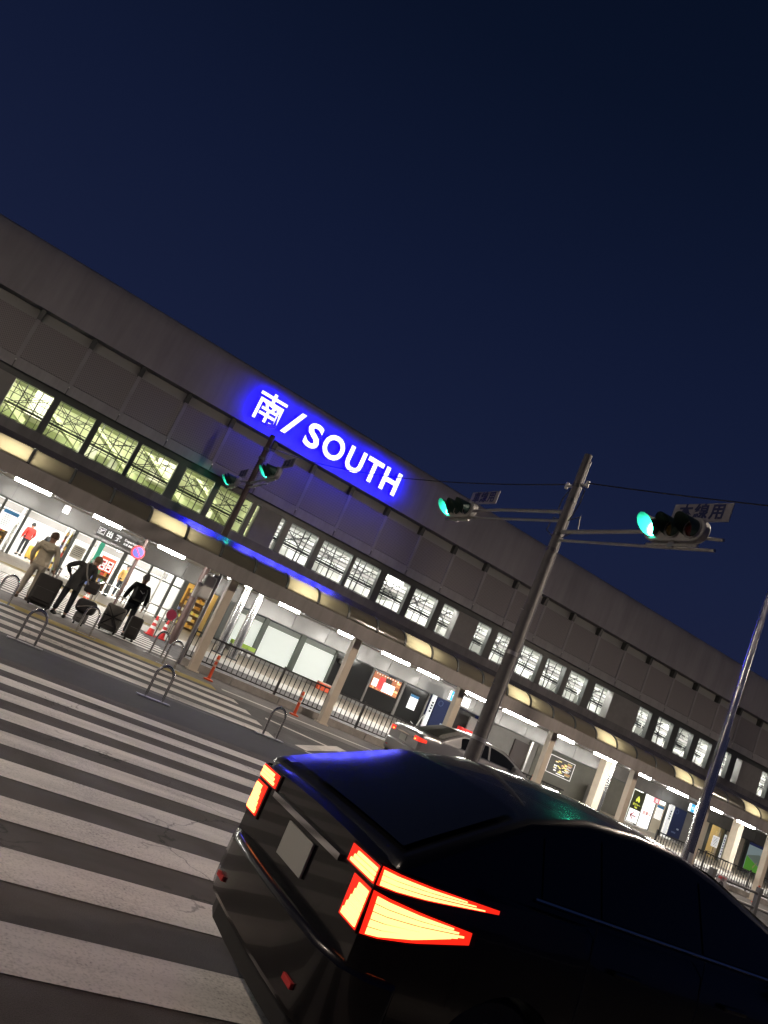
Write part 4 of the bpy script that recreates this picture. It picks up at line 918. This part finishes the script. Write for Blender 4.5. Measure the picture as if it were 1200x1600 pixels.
def car(label, loc, paint, spec):
    L = spec['L']; t = thing('car', label, 'car', loc)
    zt = spec['deck']; Wt = spec['width']; ra, wr = spec['arch'], spec['wheel_r']; ax1, ax2 = spec['axles']
    sill = .20
    PROF = [(0, .92), (.25, .975), (.5, 1.0), (.75, .99), (1, .955)]
    def zlow(x):
        for c in (ax1, ax2):
            if abs(x - c) < ra: return max(sill, wr + math.sqrt(ra * ra - (x - c) ** 2))
        return sill + .06 * max(0, (.25 - x) / .25) + .05 * max(0, (x - L + .25) / .25)
    def side_y(x, z):
        v = (z - sill) / (lerp_tab(zt, x) - sill)
        return lerp_tab(Wt, x) * lerp_tab(PROF, min(1, max(0, v)))
    xs = sorted({0, .02, .06, .12, .2, .3, L - .02, L - .06, L - .14, L - .25, *[i * L / 40 for i in range(41)], *[c + ra * math.cos(a) for c in (ax1, ax2) for a in [PI * i / 14 for i in range(15)]]})
    b = MB(); vs = []; m = 0
    for x in xs:
        top = lerp_tab(zt, x); lo = zlow(x); row = []
        for v in (0, .2, .4, .6, .8, .94):
            z = lo + (top - lo) * v * .985; row.append((side_y(x, z), z))
        w = lerp_tab(Wt, x); row += [(w * .93, top - .012), (w * .86, top), (w * .5, top + .012), (0, top + .018)]
        full = [(x, -y, z) for y, z in row] + [(x, y, z) for y, z in row[-2::-1]]
        m = len(full); vs += full
    fs = [(i * m + k, (i + 1) * m + k, (i + 1) * m + k + 1, i * m + k + 1) for i in range(len(xs) - 1) for k in range(m - 1)]
    h = m // 2
    for base in (0, (len(xs) - 1) * m):
        for k in range(h): fs.append((base + k, base + k + 1, base + m - 2 - k, base + m - 1 - k) if k < h - 1 else (base + k, base + k + 1, base + m - 1 - k))
    fs += [(i * m, (i + 1) * m, (i + 1) * m + m - 1, i * m + m - 1) for i in range(len(xs) - 1)]
    b.add(vs, fs); b.build('body', paint, t, 35)
    cab = spec['cabin']; y0, y1 = spec['tumble']; zb, zr = 1.0, max(z for _, z in cab)
    def cy(z): return y0 + (y1 - y0) * (z - zb) / (zr - zb)
    pts = cab; n = len(pts)
    FR = (-1, -.85, -.6, -.3, 0, .3, .6, .85, 1)
    def crown(f, z): return .032 * (1 - f * f) * min(1, max(0, (z - 1.0) / .12))
    cbm = MB(); cbm.add([(x - .35 * crown(f, z) * (1 if x < 1.2 else 0), cy(z) * f, z + crown(f, z)) for f in FR for x, z in pts],
        [(j * n + i, j * n + i + 1, (j + 1) * n + i + 1, (j + 1) * n + i) for j in range(8) for i in range(n - 1)] + [tuple(range(n)), tuple(range(9 * n - 1, 8 * n - 1, -1))])
    o = cbm.build('cabin', paint, t, 50); bevel(o, .035, 3)
    def roof_z(x): return lerp_tab(cab, x)
    # glass
    def slab(name, a, c, inset, m_):
        (xa, za), (xc, zc) = a, c; d = Vector((xc - xa, 0, zc - za)).normalized(); nn = Vector((-d.z, 0, d.x)) if d.z * (1 if xa < xc else 1) else Vector((0, 0, 1))
        if nn.z < 0: nn = -nn
        off = nn * .012; q = MB(); va = Vector((xa, 0, za)) + d * .05; vc = Vector((xc, 0, zc)) - d * .04; rows = []; K = 15
        for i in range(7):
            p = va.lerp(vc, i / 6); zz = lerp_tab(cab, p.x); w = cy(zz) - inset; row = []
            for k in range(K):
                y = (-1 + 2 * k / (K - 1)) * w; c = crown(y / cy(zz), zz); row.append((p.x + off.x - .35 * c * (1 if p.x < 1.2 else 0), y, zz + off.z + c + .006))
            rows.append(row)
        q.add([v for r_ in rows for v in r_], [(i * K + k, i * K + k + 1, (i + 1) * K + k + 1, (i + 1) * K + k) for i in range(6) for k in range(K - 1)])
        return q.build(name, m_, t, True)
    rw = slab('rear_window', *spec['rear_glass'], .09, spec.get('rear_mat', rear_tint)); slab('windshield', *spec['front_glass'], .07, tint)
    for s_ in (-1, 1):
        for k, (xa, xc) in enumerate(spec['windows']):
            q = MB(); top = []; bot = []
            for i in range(7):
                x = xa + (xc - xa) * i / 6; zt_ = max(1.10, roof_z(x) - .065); zb_ = spec['belt'] + .012
                top.append((x, s_ * (cy(zt_) + .006), zt_)); bot.append((x, s_ * (cy(zb_) + .006), min(zb_, zt_)))
            q.add(bot + top, [(i, i + 1, i + 8, i + 7) for i in range(6)]); q.build('side_window', tint, t)
        q = MB(); q.tube([(spec['windows'][0][0] - .05, s_ * (cy(spec['belt']) + .012), spec['belt'])] + [(x, s_ * (cy(spec['belt']) + .014), spec['belt']) for x in (1.5, 2.5)] + [(spec['windows'][-1][1] + .1, s_ * (cy(spec['belt']) + .012), spec['belt'])], .008, 5); q.build('belt_trim', chrome, t)
        # mirror, handles, seams
        xm = spec['windows'][-1][1] - .1; o = MB().box((xm - .08, s_ * .86, 1.03) if s_ > 0 else (xm - .08, -1.06, 1.03), (xm + .10, s_ * 1.06, 1.17) if s_ > 0 else (xm + .10, -.86, 1.17)).build('wing_mirror', paint, t); bevel(o, .04, 3)
        for xh in spec['handles']:
            yy = side_y(xh, .88); o = MB().box((xh - .09, min(s_ * (yy + .005), s_ * (yy + .035)), .87), (xh + .09, max(s_ * (yy + .005), s_ * (yy + .035)), .895)).build('door_handle', spec.get('handle_mat', paint), t); bevel(o, .008)
        for xs_ in spec['seams']:
            q = MB(); pts_ = [(xs_, s_ * (side_y(xs_, z) + .002), z) for z in (.30, .5, .7, .9, spec['belt'] - .01)]
            q.tube(pts_, .0035, 4); q.build('door_seam', black, t)
        q = MB(); q.tube([(x, s_ * (side_y(x, .26) - .01), .235) for x in (ax1 + ra, 1.8, 2.6, ax2 - ra)], .03, 6); q.build('sill_trim', black, t)
    # lamps
    for s_ in (-1, 1):
        lamp = bpy.data.objects.new('tail_light', None); COL.objects.link(lamp); lamp.parent = t
        def patch(x0, x1, z0, z1, z0e, z1e, off, m_, nm, nx=8):
            q = MB(); lo = []; hi = []
            for i in range(nx + 1):
                u = i / nx; x = x0 + (x1 - x0) * u; a = z0 + (z0e - z0) * u; c = z1 + (z1e - z1) * u
                lo.append((x, s_ * (side_y(x, a) + off), a)); hi.append((x, s_ * (side_y(x, c) + off), c))
            q.add(lo + hi, [(i, i + 1, nx + 2 + i, nx + 1 + i) for i in range(nx)]); q.build(nm, m_, lamp)
        def rear(ya, yc, z0, z1, off, m_, nm):
            q = MB(); q.box((-off - .002, s_ * ya, z0), (-.001, s_ * yc, z1)); q.build(nm, m_, lamp)
        spec['tail'](patch, rear)
        hl_ = MB(); pts_ = []
        for (x, z) in ((L - .42, .80), (L - .10, .62), (L - .06, .70), (L - .42, .90)): pts_.append((x, s_ * (side_y(x, min(z, lerp_tab(zt, x) - .02)) + .008), min(z, lerp_tab(zt, x) - .02)))
        hl_.add(pts_, [(0, 1, 2, 3)]); hl_.build('headlight', lamp_clear, t)
    pl = [(.22, -.872), (.08, -.84), (-.02, -.76), (-.07, -.60), (-.085, -.3), (-.09, 0), (-.085, .3), (-.07, .60), (-.02, .76), (.08, .84), (.22, .872)]
    o = MB().prism(pl, 'z', .27, .60).build('rear_bumper', paint, t, 40); bevel(o, .035, 3)
    MB().prism([(x * .8 + .03, y * .9) for x, y in pl], 'z', .17, .268).build('diffuser', rubber, t)
    o = MB().box((L - .12, -.66, .24), (L + .04, .66, .52)).build('front_bumper', paint, t); bevel(o, .05, 3)
    MB().box((-.085 if spec['plate_z'] < .6 else -.016, -.165, spec['plate_z'] - .083), (.165 - .236, .165, spec['plate_z'] + .083) if spec['plate_z'] < .6 else (-.004, .165, spec['plate_z'] + .083)).build('number_plate', plate_mat, t)
    MB().box((-.03, -.45, spec['plate_z'] + .115), (-.001, .45, spec['plate_z'] + .145)).build('tailgate_trim', chrome, t)
    MB().box((-.088, -.585, .37), (-.06, -.49, .395)).build('reflector', red_m, t); MB().box((-.088, .49, .37), (-.06, .585, .395)).build('reflector', red_m, t)
    # wheels
    for xw in (ax1, ax2):
        for s_ in (-1, 1):
            wh = bpy.data.objects.new('wheel', None); COL.objects.link(wh); wh.parent = t; wh.location = (xw, s_ * .70, wr)
            MB().lathe([(wr * .66, -.10), (wr * .92, -.105), (wr, -.07), (wr, .07), (wr * .92, .105), (wr * .66, .10)], (0, 0, 0), 28, 0, 'y').build('tyre', rubber, wh, True)
            rim = MB(); rim.lathe([(wr * .66, -.09), (wr * .60, -.05 ), (wr * .60, .05), (wr * .66, .09)], (0, 0, 0), 28, 0, 'y')
            for k in range(7):
                a = 2 * PI * k / 7; rim.tube([(.05 * math.cos(a), s_ * .08, .05 * math.sin(a)), (wr * .63 * math.cos(a), s_ * .085, wr * .63 * math.sin(a))], .022, 6)
            rim.cyl((0, s_ * .05, 0), .06, s_ * .045, 14, 0, 'y'); rim.build('rim', alu, wh, True)
            q = MB(); q.lathe([(.02, -.02), (wr * .58, -.02), (wr * .58, .0), (.02, .0)], (0, s_ * .03, 0), 24, 0, 'y'); q.build('brake_disc', darksteel, wh)
    return t
black_paint = mat('black_car_paint', (0.005, 0.005, 0.006), 0.26, spec=.3, coat=.35)
silver_paint = mat('silver_car_paint', (0.27, 0.27, 0.28), 0.28, metal=.6, coat=.4)
def tail_dark(patch, rear):
    patch(-.004, .62, .895, .990, .968, .985, .006, lamp_bezel, 'bezel'); patch(.0, .58, .905, .982, .966, .982, .010, tail_red, 'outer_lens')
    for k in range(3): u = k / 3; patch(.01, .50 - .05 * k, .911 + .021 * k, .930 + .021 * k, .962 + .005 * k, .9665 + .005 * k, .016, tail_core, 'light_bar')
    patch(-.004, .50, .705, .892, .815, .870, .006, lamp_bezel, 'bezel'); patch(.0, .47, .715, .884, .818, .866, .010, tail_red, 'outer_lens')
    for k in range(5): patch(.015, .43 - .03 * abs(k - 2), .724 + .030 * k, .751 + .030 * k, .822 + .0085 * k, .8297 + .0085 * k, .016, tail_core, 'light_bar')
    rear(.48, .765, .895, .985, .008, lamp_bezel, 'bezel'); rear(.50, .76, .905, .978, .012, tail_red, 'outer_lens')
    for k in range(3): rear(.53 + .02 * k, .755, .913 + .020 * k, .928 + .020 * k, .018, tail_core, 'light_bar')
    rear(.58, .765, .705, .89, .008, lamp_bezel, 'bezel'); rear(.60, .76, .715, .884, .012, tail_red, 'outer_lens')
    for k in range(5): rear(.62 + .012 * k, .755, .724 + .030 * k, .751 + .030 * k, .018, tail_core, 'light_bar')
hatch = dict(L=4.5, deck=[(0, .985), (.05, 1.02), (.3, 1.045), (3.3, 1.03), (3.7, 1.0), (4.15, .90), (4.4, .77), (4.5, .64)],
    width=[(0, .775), (.06, .82), (.2, .86), (.6, .885), (3.9, .885), (4.25, .83), (4.42, .74), (4.5, .64)], arch=.355, wheel_r=.315, axles=(.82, 3.52),
    cabin=[(.04, 1.0), (.05, 1.035), (.40, 1.195), (.76, 1.36), (1.15, 1.455), (1.55, 1.485), (1.9, 1.475), (2.18, 1.43), (3.64, 1.03), (3.68, 1.0)], tumble=(.83, .60),
    rear_glass=((.05, 1.035), (.76, 1.36)), front_glass=((3.64, 1.03), (2.18, 1.43)), windows=((.85, 1.20), (1.25, 1.95), (2.02, 3.05)), belt=1.065,
    handles=(1.42, 2.25), seams=(1.18, 1.98, 3.12), tail=tail_dark, plate_z=.76)
car('glossy black hatchback with glowing two tier tail lights close in front, heading right', (1.93, 3.62, 0), black_paint, hatch)
def tail_silver(patch, rear):
    patch(.0, .20, .80, .91, .83, .90, .010, tail_dim, 'outer_lens'); rear(.52, .74, .80, .91, .012, tail_dim, 'outer_lens'); rear(.56, .62, .82, .85, .018, emit('indicator_glow', (1, .45, .08), 3), 'indicator')
sedan = dict(L=4.6, deck=[(0, .94), (.08, .99), (.5, 1.03), (3.7, 1.02), (4.1, .93), (4.5, .80), (4.6, .64)],
    width=[(0, .76), (.08, .82), (.3, .86), (.8, .875), (3.9, .875), (4.35, .80), (4.6, .64)], arch=.35, wheel_r=.31, axles=(.95, 3.62),
    cabin=[(.62, 1.0), (.66, 1.03), (1.0, 1.22), (1.38, 1.40), (1.75, 1.455), (2.4, 1.465), (2.85, 1.41), (3.3, 1.22), (3.72, 1.03), (3.75, 1.0)], tumble=(.80, .60),
    rear_glass=((.66, 1.03), (1.38, 1.40)), front_glass=((3.72, 1.03), (2.85, 1.41)), windows=((1.30, 1.55), (1.60, 2.25), (2.32, 3.2)), belt=1.05,
    handles=(1.75, 2.55), seams=(1.55, 2.28, 3.3), tail=tail_silver, plate_z=.72, handle_mat=chrome, rear_mat=mat('rear_glass_grey', (.03, .035, .032), .05, spec=.6))
sc = car('silver sedan with small red tail lights stopped on the inner road beyond the black car', (11.15, 17.9, .11), silver_paint, sedan)

# ------------------------------------------------------------------ people
def skin_obj(name, verts, edges, radii, m, parent, sub=1, smooth=True, root=0):
    me = bpy.data.meshes.new(name); me.from_pydata(verts, edges, []); me.materials.append(m)
    o = bpy.data.objects.new(name, me); COL.objects.link(o); o.parent = parent
    md = o.modifiers.new('skin', 'SKIN'); md.use_smooth_shade = True
    sv = me.skin_vertices[0].data
    for i, r in enumerate(radii): sv[i].radius = (r, r) if not isinstance(r, tuple) else r
    for i in range(len(verts)): sv[i].use_root = (i == root)
    s2 = o.modifiers.new('sub', 'SUBSURF'); s2.levels = sub; s2.render_levels = sub
    return o
skin_c = mat('skin', (.42, .25, .18), .55)
def person(label, loc, rz, jacket, trousers, hair, shoes, J=None, h=1.0, long_coat=False, group=None, jr=1.0):
    t = thing('person', label, 'person', loc, R(rz), group); t.scale = (h, h, h)
    P_ = dict(pel=(0, 0, .93), bel=(0, 0, 1.06), che=(0, .01, 1.25), nek=(0, .02, 1.43), chin=(0, .03, 1.52), head=(0, .03, 1.61), top=(0, .01, 1.70),
              lsh=(-.19, 0, 1.38), lel=(-.25, -.03, 1.12), lwr=(-.26, .05, .90), rsh=(.19, 0, 1.38), rel=(.25, -.03, 1.12), rwr=(.26, .05, .90),
              lhip=(-.09, 0, .90), lkn=(-.10, .02, .49), lan=(-.10, -.02, .09), ltoe=(-.11, .15, .04), rhip=(.09, 0, .90), rkn=(.10, .02, .49), ran=(.10, -.02, .09), rtoe=(.11, .15, .04))
    if J: P_.update(J)
    RAD = dict(pel=.085, bel=.070, che=(.085), nek=.058, chin=.072, head=.098, top=.060, lsh=.062, lel=.045, lwr=.032, rsh=.062, rel=.045, rwr=.032, lhip=.088, lkn=.058, lan=.040, ltoe=.034, rhip=.088, rkn=.058, ran=.040, rtoe=.034)
    E_ = [('pel', 'bel'), ('bel', 'che'), ('che', 'nek'), ('nek', 'chin'), ('chin', 'head'), ('head', 'top'), ('che', 'lsh'), ('lsh', 'lel'), ('lel', 'lwr'), ('che', 'rsh'), ('rsh', 'rel'), ('rel', 'rwr'),
          ('pel', 'lhip'), ('lhip', 'lkn'), ('lkn', 'lan'), ('lan', 'ltoe'), ('pel', 'rhip'), ('rhip', 'rkn'), ('rkn', 'ran'), ('ran', 'rtoe')]
    names = list(P_.keys()); verts = [Vector(P_[k]) for k in names]; rad = [RAD[k] for k in names]; edges = [(names.index(a), names.index(c)) for a, c in E_]
    # hands: palm, four bent fingers and a thumb on each wrist
    for s_, w in ((-1, 'lwr'), (1, 'rwr')):
        el = Vector(P_[w[0] + 'el']); wr_ = Vector(P_[w]); d = (wr_ - el).normalized(); side = d.cross(Vector((s_, 0, 0))).normalized(); nrm = d.cross(side)
        wi = names.index(w); palm = len(verts); verts.append(wr_ + d * .055); rad.append(.030); edges.append((wi, palm))
        for k, fl in enumerate((.055, .065, .060, .048)):
            b0 = len(verts); off = side * (.026 - k * .0175)
            verts += [wr_ + d * .095 + off, wr_ + d * (.095 + fl * .6) + off + nrm * .012, wr_ + d * (.095 + fl * .85) + off + nrm * .035]; rad += [.0095, .0085, .007]; edges += [(palm, b0), (b0, b0 + 1), (b0 + 1, b0 + 2)]
        b0 = len(verts); verts += [wr_ + d * .045 + side * .042 + nrm * .01, wr_ + d * .085 + side * .055 + nrm * .03]; rad += [.011, .009]; edges += [(palm, b0), (b0, b0 + 1)]
    # nose and ears
    hd = Vector(P_['head']); hi = names.index('head'); 
    skin_obj('body', verts, edges, rad, skin_c, t, 1, root=0)
    fc = bpy.data.objects.new('face', None)
    b = MB(); f_ = (hd - Vector(P_['chin'])).normalized()
    b.tube([hd + Vector((0, .085, .0)), hd + Vector((0, .115, -.025)), hd + Vector((0, .09, -.032))], [.010, .014, .008], 6)
    for s_ in (-1, 1): b.lathe([(.026, 0), (.03, .008), (.012, .016)], tuple(hd + Vector((s_ * .088 - (.0), -.002, -.012))), 8, 0, 'x')
    b.build('nose_and_ears', skin_c, t, True)
    b = MB()
    for s_ in (-1, 1): b.lathe([(.004, 0), (.012, .004), (.004, .008)], tuple(hd + Vector((s_ * .032, .088, .012))), 8, 0, 'y')
    b.tube([hd + Vector((-.025, .088, -.058)), hd + Vector((.025, .088, -.058))], .005, 5)
    b.build('eyes_and_mouth', ink, t)
    bpy.data.objects.remove(fc)
    # hair: shell of the skull, open at the face
    hb = MB(); vs = []; n = 16; rows = 7
    for i in range(rows + 1):
        th = PI * .62 * i / rows
        for k in range(n):
            ph = 2 * PI * k / n; fr = max(0, math.sin(ph)); th2 = th * (1 - .42 * fr)
            r_ = .112 + .004 * math.sin(5 * ph + i)
            vs.append(hd + Vector((r_ * .93 * math.sin(th2) * math.cos(ph), r_ * 1.05 * math.sin(th2) * math.sin(ph) - .006, .012 + r_ * 1.12 * math.cos(th2))))
    hb.add(vs, [(i * n + k, i * n + (k + 1) % n, (i + 1) * n + (k + 1) % n, (i + 1) * n + k) for i in range(rows) for k in range(n)]); hb.build('hair', hair, t, True)
    # clothes
    V = lambda k: Vector(P_[k])
    low = V('pel') + Vector((0, 0, -.05 if not long_coat else -.22))
    cuffs = [V('lel').lerp(V('lwr'), .93), V('rel').lerp(V('rwr'), .93)]
    jv = [V('bel'), V('che'), V('nek') + Vector((0, -.01, .0)), V('lsh'), V('lel'), cuffs[0], V('rsh'), V('rel'), cuffs[1], V('pel'), low]
    skin_obj('jacket', jv, [(0, 1), (1, 2), (1, 3), (3, 4), (4, 5), (1, 6), (6, 7), (7, 8), (0, 9), (9, 10)], [(.175 * jr, .155 * jr), (.20 * jr, .165 * jr), .085 * jr, .086 * jr, .068, .05, .086 * jr, .068, .05, (.165, .145), (.165, .145) if not long_coat else (.18, .15)], jacket, t, 1)
    tv = [V('pel'), V('lhip'), V('lkn'), V('lan') + Vector((0, 0, .02)), V('rhip'), V('rkn'), V('ran') + Vector((0, 0, .02))]
    skin_obj('trousers', tv, [(0, 1), (1, 2), (2, 3), (0, 4), (4, 5), (5, 6)], [(.15, .13), .105, .076, .062, .105, .076, .062], trousers, t, 1)
    b = MB()
    for s_ in ('l', 'r'):
        a, c = V(s_ + 'an'), V(s_ + 'toe'); dd = Vector((c.x - a.x, c.y - a.y, 0)).normalized(); z0 = a.z - .09
        b.tube([Vector((a.x, a.y, z0 + .05)) - dd * .06, Vector((a.x, a.y, z0 + .055)), Vector((a.x, a.y, z0 + .045)) + dd * .10, Vector((a.x, a.y, z0 + .035)) + dd * .19], [.035, .052, .045, .03], 10)
    b.build('shoes', shoes, t, True)
    b = MB(); nk = V('nek'); b.lathe([(.085, -.03), (.078, .02), (.07, .035)], tuple(nk), 14); b.build('collar', jacket, t, True)
    return t
beige = mat('beige_jacket', (.50, .45, .34), .8, noise=.12, nscale=9, bump=.3, bscale=14); khaki = mat('khaki_trousers', (.50, .46, .38), .85, noise=.1, nscale=9, bump=.3, bscale=14)
blk_cloth = mat('black_coat', (.030, .031, .032), .8, noise=.2, nscale=9, bump=.35, bscale=14); navy_tr = mat('navy_trousers', (.022, .026, .034), .85, bump=.3, bscale=14)
brown_h = mat('brown_hair', (.10, .055, .035), .6); tan_h = mat('light_brown_hair', (.22, .13, .07), .6); grey_h = mat('grey_hair', (.38, .36, .33), .6); black_h = mat('black_hair', (.012, .011, .010), .5)
shoe_b = mat('brown_shoe', (.10, .07, .05), .6); shoe_k = mat('black_shoe', (.015, .015, .015), .5)
p1 = person('man in a beige jacket and khaki trousers pulling a large black suitcase', (1.27, 20.15, .205), -8, beige, khaki, brown_h, shoe_b,
            dict(lan=(-.14, -.02, .09), lkn=(-.13, .03, .49), ltoe=(-.16, .14, .04), ran=(.08, .22, .09), rkn=(.09, .14, .50), rtoe=(.09, .38, .05), rel=(.30, -.06, 1.13), rwr=(.36, -.10, .90), lel=(-.27, -.04, 1.12), lwr=(-.22, .06, .92)), 1.02)
MB().tube([(-.10, -.05, 1.36), (-.12, -.16, 1.33), (0, -.19, 1.28), (.12, -.16, 1.33), (.10, -.05, 1.36)], .045, 8).build('hood', beige, p1, True)
p2 = person('stooping woman in a black coat with a shoulder bag, hand on her hip', (2.15, 19.75, .205), -12, blk_cloth, navy_tr, tan_h, shoe_k,
            dict(bel=(.03, .02, 1.06), che=(.10, .08, 1.24), nek=(.17, .15, 1.40), chin=(.20, .20, 1.46), head=(.22, .23, 1.54), top=(.23, .22, 1.63), lsh=(-.12, .07, 1.36), lel=(-.34, .0, 1.18), lwr=(-.22, .10, 1.02),
                 rsh=(.28, .08, 1.34), rel=(.34, .02, 1.08), rwr=(.34, .02, .84), lan=(-.16, -.02, .09), lkn=(-.13, .02, .49), ran=(.12, -.08, .09), rkn=(.11, .0, .49)), 1.0, True, jr=.80)
MB().tube([(0, 0, .70), (0, 0, .93), (.03, .02, 1.06), (.075, .06, 1.18), (.10, .08, 1.27), (.15, .13, 1.38)], [.185, .175, .165, .172, .165, .09], 18).build('coat', blk_cloth, p2, True)
b = MB(); b.tube([(.05, -.12, 1.40), (.16, -.15, 1.15), (.30, -.18, .95)], .022, 6); b.tube([(.05, -.10, 1.40), (.12, .02, 1.45), (.24, .16, 1.25), (.36, .08, .98)], .02, 6); b.build('bag_strap', mat('strap_grey', (.22, .21, .20), .6), p2)
p3 = person('grey haired man in a dark jacket with a small backpack and two bags', (4.0, 21.9, .205), -10, blk_cloth, navy_tr, grey_h, shoe_k,
            dict(lel=(-.27, -.06, 1.13), lwr=(-.31, -.14, .90), rel=(.27, -.02, 1.12), rwr=(.27, .02, .88)), 1.03, True)
p4 = person('person in a red jacket with a luggage trolley inside the shop door', (1.45, 40.2, .612), 20, mat('red_jacket', (.55, .03, .02), .7), navy_tr, black_h, shoe_k, dict(rel=(.30, .10, 1.15), rwr=(.34, .30, 1.02), ran=(.16, .14, .09), rtoe=(.16, .3, .05)), .98)
p5 = person('person in an ochre jacket standing behind the glass doors', (6.05, 38.6, .612), 200, mat('ochre_jacket', (.55, .33, .10), .7), navy_tr, black_h, shoe_k, None, .98)
p6 = person('shop clerk in dark clothes behind the counter at the back', (2.55, 42.4, .612), 170, blk_cloth, navy_tr, black_h, shoe_k, None, .98)
t = thing('shop_counter', 'dark counter with yellow trays in the back of the shop', 'counter', (2.7, 41.6, .61))
MB().box((-.7, -.3, 0), (.7, .3, .95)).build('front', mat('counter_dark', (.10, .08, .06), .5), t); MB().box((-.75, -.35, .955), (.75, .35, 1.0)).build('top', wall_grey, t)
for k in range(4): MB().box((-.6 + k * .32, -.31, .2 + .18 * (k % 2)), (-.36 + k * .32, -.302, .5 + .18 * (k % 2))).build('tray', cols[4 if k % 2 else 0], t)

# luggage
def suitcase(label, loc, rz, tilt, w, d, h, m, name='suitcase', group='pieces of luggage', grip=.35, straps=None):
    t = thing(name, label, 'suitcase', loc, R(rz), group); t.rotation_euler = (R(tilt), 0, R(rz))
    o = MB().box((-w / 2, -d / 2, .06), (w / 2, d / 2, .06 + h)).build('shell', m, t); bevel(o, .06, 4)
    for s_ in (-1, 1):
        MB().cyl((s_ * (w / 2 - .07) - .02, d / 2 - .05, .04), .042, .04, 14, 0, 'x').build('wheel', rubber, t); MB().cyl((s_ * (w / 2 - .07) - .02, -d / 2 + .05, .04), .042, .04, 14, 0, 'x').build('wheel', rubber, t)
    q = MB(); 
    for s_ in (-1, 1): q.tube([(s_ * .10, d / 2 - .05, .06 + h - .02), (s_ * .10, d / 2 - .05, .06 + h + grip)], .010, 6)
    q.tube([(-.12, d / 2 - .05, .06 + h + grip), (.12, d / 2 - .05, .06 + h + grip)], .017, 8); q.build('pull_handle', galv, t)
    o = MB().box((-w / 2 + .06, -d / 2 - .03, .14), (w / 2 - .06, -d / 2, h * .62)).build('front_pocket', m, t); bevel(o, .02)
    MB().tube([(-w / 2 + .08, -d / 2 - .032, h * .60), (w / 2 - .08, -d / 2 - .032, h * .60)], .006, 5).build('zip', darksteel, t)
    if straps:
        q = MB()
        for s_ in (-1, 1): q.tube([(s_ * w * .42, -d / 2 - .04, .12), (0, -d / 2 - .06, .06 + h * .5), (s_ * w * .42, -d / 2 - .04, h - .02)], .018, 6)
        q.tube([(-w / 2 - .004, -d / 2 - .02, h * .5 + .06), (0, -d / 2 - .065, h * .5 + .06), (w / 2 + .004, -d / 2 - .02, h * .5 + .06)], .016, 6); q.build('straps', straps, t)
    return t
suitcase('large plain black suitcase pulled by the man in beige', (1.62, 19.75, .207), -6, -14, .56, .34, .72, mat('case_black', (.016, .014, .013), .6, bump=.2, bscale=30), grip=.30)
suitcase('rounded grey suitcase with crossed dark straps held by the grey haired man', (3.50, 20.9, .207), -8, -10, .52, .32, .66, mat('case_grey', (.13, .125, .115), .6, bump=.3, bscale=25), straps=black, grip=.28)
suitcase('slim black bag on wheels at the right of the grey haired man', (4.12, 21.0, .207), -5, -6, .34, .26, .60, mat('case_black', (.016, .014, .013), .6), grip=.32)
suitcase('yellow suitcase in the red jacketed person\'s hand inside the shop', (1.95, 40.0, .614), 10, -8, .46, .3, .62, mat('case_yellow', (.62, .38, .06), .5), grip=.35)
suitcase('small ochre suitcase beside the yellow one inside the shop', (2.4, 40.2, .614), 0, 0, .38, .26, .55, mat('case_ochre', (.58, .40, .12), .5), grip=.3)
t = suitcase('small folding luggage cart loaded with a black pack beside the stooping woman', (2.58, 19.45, .207), -10, -16, .32, .12, .26, mat('cart_plaid', (.10, .10, .10), .7), name='luggage_cart', grip=.62)
t = thing('travel_pack', 'bulging black travel pack resting on the small luggage cart', 'bag', (2.60, 19.52, .50), R(-10), 'pieces of luggage')
o = MB().box((-.24, -.17, 0), (.24, .15, .34)).build('pack', mat('pack_black', (.02, .02, .022), .7, bump=.4, bscale=18), t); bevel(o, .12, 4)
MB().tube([(-.18, -.16, .10), (0, -.20, .20), (.19, -.16, .26)], .014, 6).build('strap', mat('strap_grey', (.22, .21, .20), .6), t)
t = thing('shoulder_bag', 'dark shoulder bag hanging at the stooping woman\'s side', 'bag', (2.53, 19.62, .98), R(-12), 'pieces of luggage')
o = MB().box((-.16, -.08, 0), (.16, .06, .28)).build('pouch', mat('bag_dark', (.03, .028, .028), .5), t); bevel(o, .05, 3); MB().box((-.15, -.088, .14), (.15, -.078, .27)).build('flap', mat('bag_flap', (.05, .045, .045), .5), t)
t = thing('backpack', 'small black backpack on the grey haired man', 'backpack', (4.0, 21.66, 1.22), R(-10), 'pieces of luggage')
o = MB().box((-.17, -.10, 0), (.17, .08, .38)).build('pack', mat('pack_black', (.02, .02, .022), .7), t); bevel(o, .07, 4); o = MB().box((-.12, -.14, .04), (.12, -.09, .2)).build('pocket', mat('pack_black', (.02, .02, .022), .7), t); bevel(o, .03)
MB().tube([(-.05, -.11, .30), (.05, -.13, .24), (.08, -.12, .28)], .012, 6).build('tag', white, t)
